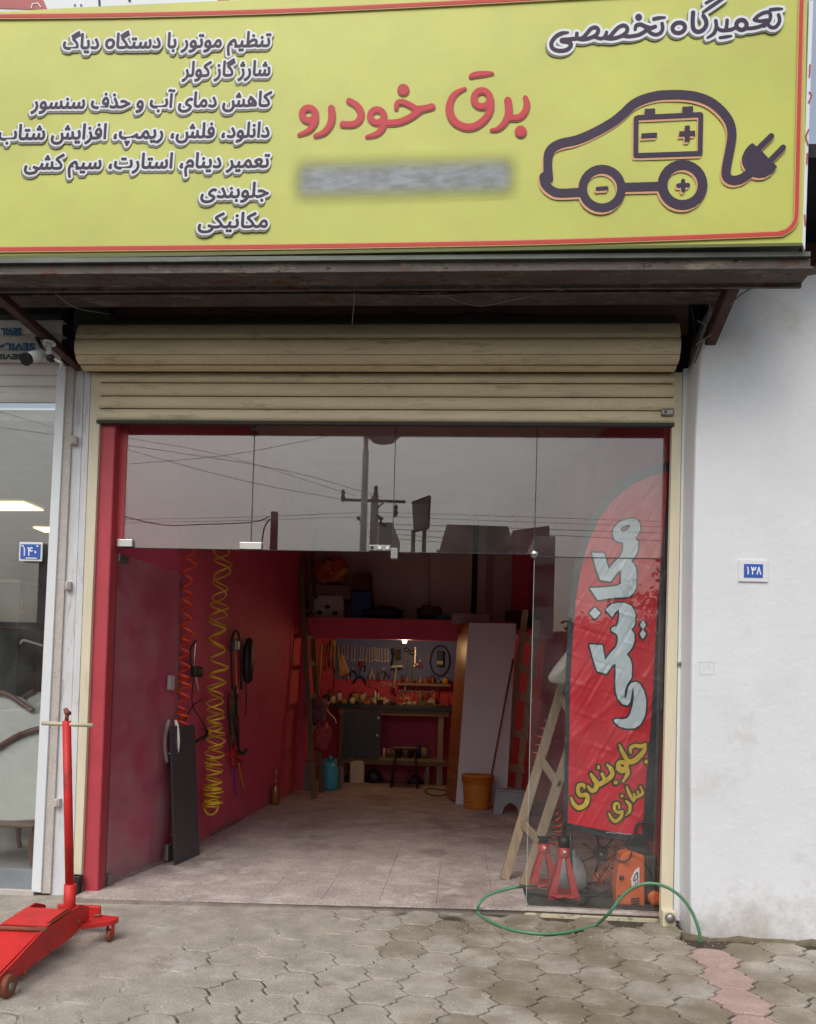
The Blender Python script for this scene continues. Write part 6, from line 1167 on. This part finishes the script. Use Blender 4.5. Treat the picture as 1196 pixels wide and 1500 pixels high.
f_ = Field(.4); f_.stroke([(0, 508), (5, 506)], 4); f_.run(2); obj('lettering', f_.mesh(0, lambda x, y: at(x, y, -.062)), MATS['blue_shop_print'], nsh)
# camera
cc = thing('security_camera', at(68, 520, -.35), 'white bullet security camera under the left steel brace', 'security camera')
Yc = -.35
obj('housing', MB().tube([at(62, 518, Yc), at(39, 526, Yc-.10)], [.034, .038], 14), WFRAME, cc); obj('sun_shield', MB().prism([at(31, 521, Yc-.12), at(56, 513, Yc-.02), at(58, 511, Yc-.02), at(33, 518, Yc-.12)], V(0, .06, 0)), BLACKP, cc)
obj('lens_ring', MB().tube([at(41, 525, Yc-.09), at(37, 527, Yc-.115)], [.040, .040], 14), BLACKP, cc)
obj('mount_arm', MB().tube([at(64, 518, Yc), at(72, 519, Yc+.02), at(72, 504, Yc+.05)], [.018, .020, .018], 10), WFRAME, cc); obj('mount_plate', MB().lathe([(.045, 0), (.04, .015), (0, .016)], at(72, 504, Yc+.05), 14), WFRAME, cc)
obj('joint', MB().lathe([(0, -.03), (.028, -.015), (.03, .01), (0, .03)], at(75, 525, Yc), 12), BLACKP, cc); obj('cable', MB().tube(smooth([at(80, 526, Yc), at(90, 532, Yc), at(88, 540, Yc+.1)], 5), .010, 8), WFRAME, cc)
obj('bracket', MB().bar(at(54, 495, Yc+.05), at(64, 515, Yc), .03, .012), BLACKP, cc)
# sofas
def sofa(lab, back, Y, th, seat, leg):
    t = thing('sofa', gz(*leg[0], .03), lab, 'sofa'); P = [at(x, y, Y) for x, y in back]
    obj('backrest', MB().prism(P, V(0, th, 0)), SOFAC, t, bev=.04, seg=4); k_ = [i for i, (x, y) in enumerate(back)]
    obj('carved_rail', MB().tube(smooth([q+V(0, -.01, .012) for q in P[:-3]], 6), .026, 8), SOFAW, t)
    a, b = at(*seat[0], Y-.15), at(*seat[1], Y-.15); obj('seat_rail', B((a.x, Y-.2, b.z), (b.x, Y+.1, a.z)), SOFAW, t, bev=.01)
    p = at(*leg[0], Y-.12); obj('leg', MB().tube(smooth([V(p.x+.02, Y-.12, a.z-.03), V(p.x-.005, Y-.13, .18), V(p.x+.01, Y-.12, .03)], 5), [.030]*6+[.022]*5, 8), SOFAW, t); return t
sofa('near sofa with pale sage back and curved brown carved frame in the neighbour window', [(-60, 1170), (-40, 1130), (-15, 1108), (10, 1090), (35, 1077), (62, 1070), (70, 1075), (66, 1150), (58, 1203), (-60, 1210)], .75, .22, [(-60, 1204), (52, 1212)], [(48, 1255)])
sofa('farther sofa with pale back and wavy carved crest behind the near one', [(-40, 1035), (-20, 1022), (2, 1017), (18, 1022), (35, 1034), (50, 1043), (75, 1046), (70, 1140), (-40, 1140)], 1.5, .2, [(-40, 1142), (60, 1150)], [(30, 1190)])
sofa('third cream armchair with rounded carved back showing beside the frame', [(32, 1030), (40, 1020), (52, 1014), (75, 1012), (90, 1060), (40, 1060)], 2.3, .15, [(40, 1062), (80, 1068)], [(60, 1120)])
cb = thing('display_cabinet', at(10, 1000, 3.0), 'dark glass cabinet behind the sofas in the neighbour shop', 'cabinet'); a = at(-60, 852, 3.0); b = at(24, 1010, 3.0)
obj('carcass', B((a.x, 3.0, .03), (b.x, 3.4, a.z)), mat('dark_cabinet', (.02, .03, .035), .2), cb, bev=.01); obj('cornice', B((a.x, 2.97, a.z), (b.x+.02, 3.42, a.z+.03)), GREIGE, cb); obj('cabinet_shelf', B((a.x, 2.95, at(0, 918, 3).z-.02), (b.x+.15, 3.3, at(0, 918, 3).z)), SOFAW, cb)
zc = at(10, 915, 2.9).z
for x, h, m_, l_ in ((9, .20, CHROME, 'shorter silver candlestick on the dark cabinet shelf'), (14, .24, CHROME, 'taller silver candlestick on the dark cabinet shelf'), (24, .34, MATS['brass'], 'tall brass candlestick on the dark cabinet shelf'), (30, .28, MATS['brass'], 'shorter brass candlestick on the dark cabinet shelf')):
    q = at(x, 915, 3.05); q = V(q.x, 3.05, zc); tag(obj('candlestick', MB().lathe([(.045, 0), (.02, .02), (.014, h*.5), (.028, h*.6), (.012, h*.7), (.03, h)], q, 12), m_), l_, 'candlestick')
pc = at(5, 840, 5.9); tag(obj('picture_frame', B((pc.x-.2, 5.93, pc.z-.2), (pc.x+.2, 5.98, pc.z+.2)).box((pc.x-.15, 5.92, pc.z-.15), (pc.x+.15, 5.93, pc.z+.15)), GREYP, bev=.01), 'small grey framed picture on the neighbour back wall', 'picture')
curve3([at(30, 943, 2.5), at(34, 938, 2.5), at(44, 940, 2.5), at(64, 946, 2.5)], .012, PUREW, 'pale curved chair crest rail catching light in the neighbour shop', 'rail', 'chair_rail')

# ================================================================ across the street (seen mirrored in the glass)
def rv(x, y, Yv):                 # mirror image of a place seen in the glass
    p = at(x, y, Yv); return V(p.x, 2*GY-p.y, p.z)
CON = mat('pole_concrete', (.66, .62, .55), .85, .15, 3); LPM = mat('lamp_post_grey', (.80, .78, .72), .6, .1, 4); FARD = mat('far_roof_brown', (.10, .075, .06), .8, .3, 1); FARW = mat('far_white_render', (.55, .55, .54), .8, .06, 1)
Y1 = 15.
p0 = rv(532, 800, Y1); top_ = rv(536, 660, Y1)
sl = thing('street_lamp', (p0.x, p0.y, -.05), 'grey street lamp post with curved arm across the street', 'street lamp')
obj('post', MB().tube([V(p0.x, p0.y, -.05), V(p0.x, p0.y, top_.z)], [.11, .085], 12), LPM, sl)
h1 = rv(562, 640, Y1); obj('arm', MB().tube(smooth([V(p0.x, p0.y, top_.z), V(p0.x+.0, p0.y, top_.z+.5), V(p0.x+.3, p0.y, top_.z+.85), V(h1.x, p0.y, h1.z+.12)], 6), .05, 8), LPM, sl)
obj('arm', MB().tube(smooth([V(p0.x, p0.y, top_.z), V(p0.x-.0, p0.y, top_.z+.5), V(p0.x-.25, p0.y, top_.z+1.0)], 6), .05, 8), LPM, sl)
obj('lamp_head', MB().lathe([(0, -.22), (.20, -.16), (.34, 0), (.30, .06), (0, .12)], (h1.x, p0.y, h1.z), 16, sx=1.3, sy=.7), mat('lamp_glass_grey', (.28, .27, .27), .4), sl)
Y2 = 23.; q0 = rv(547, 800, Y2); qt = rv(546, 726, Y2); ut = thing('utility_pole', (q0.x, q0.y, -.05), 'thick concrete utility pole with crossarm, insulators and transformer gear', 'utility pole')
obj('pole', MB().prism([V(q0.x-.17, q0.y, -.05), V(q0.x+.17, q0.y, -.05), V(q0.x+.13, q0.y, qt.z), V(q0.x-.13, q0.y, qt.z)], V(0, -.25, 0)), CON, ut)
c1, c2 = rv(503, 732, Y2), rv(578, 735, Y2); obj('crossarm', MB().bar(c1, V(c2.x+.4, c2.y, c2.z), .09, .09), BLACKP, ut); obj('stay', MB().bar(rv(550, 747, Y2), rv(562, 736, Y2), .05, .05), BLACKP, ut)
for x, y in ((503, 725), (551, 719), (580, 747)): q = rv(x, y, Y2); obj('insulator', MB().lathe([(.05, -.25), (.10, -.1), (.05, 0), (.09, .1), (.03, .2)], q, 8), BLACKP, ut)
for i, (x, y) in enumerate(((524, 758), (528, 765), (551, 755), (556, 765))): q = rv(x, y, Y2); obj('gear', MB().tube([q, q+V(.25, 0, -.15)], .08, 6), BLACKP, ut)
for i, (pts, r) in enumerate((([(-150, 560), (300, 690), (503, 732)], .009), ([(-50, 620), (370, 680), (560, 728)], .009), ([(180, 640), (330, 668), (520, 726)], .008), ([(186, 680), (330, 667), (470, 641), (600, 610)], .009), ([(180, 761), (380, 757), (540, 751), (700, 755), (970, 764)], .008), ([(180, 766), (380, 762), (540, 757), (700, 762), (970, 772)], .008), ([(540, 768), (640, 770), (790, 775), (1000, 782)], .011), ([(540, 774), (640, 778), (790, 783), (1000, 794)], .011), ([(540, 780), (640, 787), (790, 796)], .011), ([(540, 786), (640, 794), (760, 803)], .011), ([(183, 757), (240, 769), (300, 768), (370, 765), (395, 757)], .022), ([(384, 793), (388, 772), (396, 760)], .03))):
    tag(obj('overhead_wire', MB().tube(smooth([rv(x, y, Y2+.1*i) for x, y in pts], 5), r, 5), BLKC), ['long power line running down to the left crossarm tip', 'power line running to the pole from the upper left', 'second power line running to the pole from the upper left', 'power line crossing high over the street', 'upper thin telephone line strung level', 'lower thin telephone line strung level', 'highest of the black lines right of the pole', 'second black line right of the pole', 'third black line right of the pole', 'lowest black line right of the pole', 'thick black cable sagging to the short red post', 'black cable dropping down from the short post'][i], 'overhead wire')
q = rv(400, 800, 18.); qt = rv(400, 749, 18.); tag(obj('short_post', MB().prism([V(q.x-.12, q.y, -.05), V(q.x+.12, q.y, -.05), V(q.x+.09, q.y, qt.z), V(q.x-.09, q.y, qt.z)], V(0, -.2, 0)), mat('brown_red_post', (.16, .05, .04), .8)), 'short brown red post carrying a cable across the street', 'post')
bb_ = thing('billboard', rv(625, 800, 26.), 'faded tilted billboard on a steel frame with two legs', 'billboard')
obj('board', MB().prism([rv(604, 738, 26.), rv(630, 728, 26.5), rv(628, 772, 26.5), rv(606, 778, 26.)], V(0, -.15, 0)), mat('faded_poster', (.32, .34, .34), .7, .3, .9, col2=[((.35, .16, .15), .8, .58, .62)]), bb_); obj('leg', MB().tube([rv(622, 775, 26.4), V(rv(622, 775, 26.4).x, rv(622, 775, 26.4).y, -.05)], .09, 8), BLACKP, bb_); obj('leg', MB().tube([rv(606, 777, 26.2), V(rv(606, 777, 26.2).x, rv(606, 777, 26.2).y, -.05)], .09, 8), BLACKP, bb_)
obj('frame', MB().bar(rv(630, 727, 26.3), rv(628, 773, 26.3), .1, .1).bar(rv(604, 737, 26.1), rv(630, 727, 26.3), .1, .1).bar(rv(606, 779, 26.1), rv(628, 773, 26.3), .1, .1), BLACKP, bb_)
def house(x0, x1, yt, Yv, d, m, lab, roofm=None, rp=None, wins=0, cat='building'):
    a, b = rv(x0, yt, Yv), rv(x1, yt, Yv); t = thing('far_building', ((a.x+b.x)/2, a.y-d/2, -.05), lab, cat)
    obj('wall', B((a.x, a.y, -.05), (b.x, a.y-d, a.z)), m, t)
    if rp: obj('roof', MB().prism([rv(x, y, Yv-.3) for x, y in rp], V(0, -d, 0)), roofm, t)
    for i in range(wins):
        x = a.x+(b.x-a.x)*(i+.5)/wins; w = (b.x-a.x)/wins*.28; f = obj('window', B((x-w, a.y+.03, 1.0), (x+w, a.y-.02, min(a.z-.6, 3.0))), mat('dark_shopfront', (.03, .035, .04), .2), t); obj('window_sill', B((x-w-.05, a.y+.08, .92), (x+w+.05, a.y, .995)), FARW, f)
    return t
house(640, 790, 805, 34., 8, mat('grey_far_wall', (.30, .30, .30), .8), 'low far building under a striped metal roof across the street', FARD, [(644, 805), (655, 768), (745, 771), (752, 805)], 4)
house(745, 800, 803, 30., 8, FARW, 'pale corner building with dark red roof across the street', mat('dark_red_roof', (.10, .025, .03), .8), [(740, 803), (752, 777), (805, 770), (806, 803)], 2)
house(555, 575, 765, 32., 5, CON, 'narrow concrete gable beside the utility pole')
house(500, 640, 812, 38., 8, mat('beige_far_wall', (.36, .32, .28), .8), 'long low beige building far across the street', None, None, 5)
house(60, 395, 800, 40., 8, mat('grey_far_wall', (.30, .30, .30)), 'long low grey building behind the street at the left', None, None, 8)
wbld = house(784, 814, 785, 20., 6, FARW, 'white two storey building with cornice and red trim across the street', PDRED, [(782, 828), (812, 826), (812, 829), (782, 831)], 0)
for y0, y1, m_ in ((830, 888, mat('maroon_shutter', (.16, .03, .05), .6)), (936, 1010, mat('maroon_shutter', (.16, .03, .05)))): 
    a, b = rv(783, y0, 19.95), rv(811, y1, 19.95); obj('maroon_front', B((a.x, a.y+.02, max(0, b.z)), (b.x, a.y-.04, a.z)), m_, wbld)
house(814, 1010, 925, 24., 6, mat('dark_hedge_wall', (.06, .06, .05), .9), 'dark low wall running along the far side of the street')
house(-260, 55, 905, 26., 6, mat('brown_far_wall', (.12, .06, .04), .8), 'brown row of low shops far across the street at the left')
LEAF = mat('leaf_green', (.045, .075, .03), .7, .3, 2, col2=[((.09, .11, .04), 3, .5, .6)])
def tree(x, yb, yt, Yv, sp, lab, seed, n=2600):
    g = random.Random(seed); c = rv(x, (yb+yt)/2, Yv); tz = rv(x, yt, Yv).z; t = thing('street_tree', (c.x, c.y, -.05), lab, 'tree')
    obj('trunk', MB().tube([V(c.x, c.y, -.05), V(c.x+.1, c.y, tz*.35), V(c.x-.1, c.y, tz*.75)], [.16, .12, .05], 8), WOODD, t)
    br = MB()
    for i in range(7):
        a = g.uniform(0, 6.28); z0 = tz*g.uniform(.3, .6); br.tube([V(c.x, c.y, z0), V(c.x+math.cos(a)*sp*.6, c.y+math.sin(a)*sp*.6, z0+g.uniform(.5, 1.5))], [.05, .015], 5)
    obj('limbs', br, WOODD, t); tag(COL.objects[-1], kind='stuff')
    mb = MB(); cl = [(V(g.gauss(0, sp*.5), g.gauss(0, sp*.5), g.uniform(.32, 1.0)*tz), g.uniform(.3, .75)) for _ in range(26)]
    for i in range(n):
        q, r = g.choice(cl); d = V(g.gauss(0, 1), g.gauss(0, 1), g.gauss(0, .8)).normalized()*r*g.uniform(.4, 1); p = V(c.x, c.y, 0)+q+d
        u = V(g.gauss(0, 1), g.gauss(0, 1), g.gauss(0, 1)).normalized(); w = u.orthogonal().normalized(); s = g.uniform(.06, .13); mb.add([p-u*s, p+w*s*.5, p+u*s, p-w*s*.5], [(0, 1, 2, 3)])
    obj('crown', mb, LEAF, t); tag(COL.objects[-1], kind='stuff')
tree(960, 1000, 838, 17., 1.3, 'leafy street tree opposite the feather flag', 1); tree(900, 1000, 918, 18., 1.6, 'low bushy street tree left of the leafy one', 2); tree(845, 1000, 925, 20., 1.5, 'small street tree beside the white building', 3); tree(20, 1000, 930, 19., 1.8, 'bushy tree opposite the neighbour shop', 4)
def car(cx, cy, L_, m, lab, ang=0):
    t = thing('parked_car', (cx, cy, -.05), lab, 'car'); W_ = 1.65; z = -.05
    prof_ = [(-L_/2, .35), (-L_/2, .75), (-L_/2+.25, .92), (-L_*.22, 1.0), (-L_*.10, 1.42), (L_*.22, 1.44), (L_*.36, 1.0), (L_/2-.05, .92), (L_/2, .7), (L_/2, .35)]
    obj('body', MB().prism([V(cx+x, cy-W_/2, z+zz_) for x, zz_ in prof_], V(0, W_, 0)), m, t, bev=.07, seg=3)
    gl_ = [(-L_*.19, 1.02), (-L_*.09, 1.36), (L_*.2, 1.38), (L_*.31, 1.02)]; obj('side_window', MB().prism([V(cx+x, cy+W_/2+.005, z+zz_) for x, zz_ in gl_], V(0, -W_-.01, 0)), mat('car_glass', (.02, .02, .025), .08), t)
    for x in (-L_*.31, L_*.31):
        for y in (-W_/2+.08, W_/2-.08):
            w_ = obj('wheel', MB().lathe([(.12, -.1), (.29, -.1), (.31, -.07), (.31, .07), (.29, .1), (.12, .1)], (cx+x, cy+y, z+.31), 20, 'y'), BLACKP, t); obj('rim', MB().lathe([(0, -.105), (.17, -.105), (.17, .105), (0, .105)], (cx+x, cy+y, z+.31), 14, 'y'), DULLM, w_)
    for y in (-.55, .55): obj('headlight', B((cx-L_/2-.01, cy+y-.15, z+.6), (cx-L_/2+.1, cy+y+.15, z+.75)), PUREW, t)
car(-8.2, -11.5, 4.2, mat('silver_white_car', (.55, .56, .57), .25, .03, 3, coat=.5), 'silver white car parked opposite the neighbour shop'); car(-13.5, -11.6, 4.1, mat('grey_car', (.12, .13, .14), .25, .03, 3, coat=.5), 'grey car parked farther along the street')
print('objects', len(bpy.data.objects))
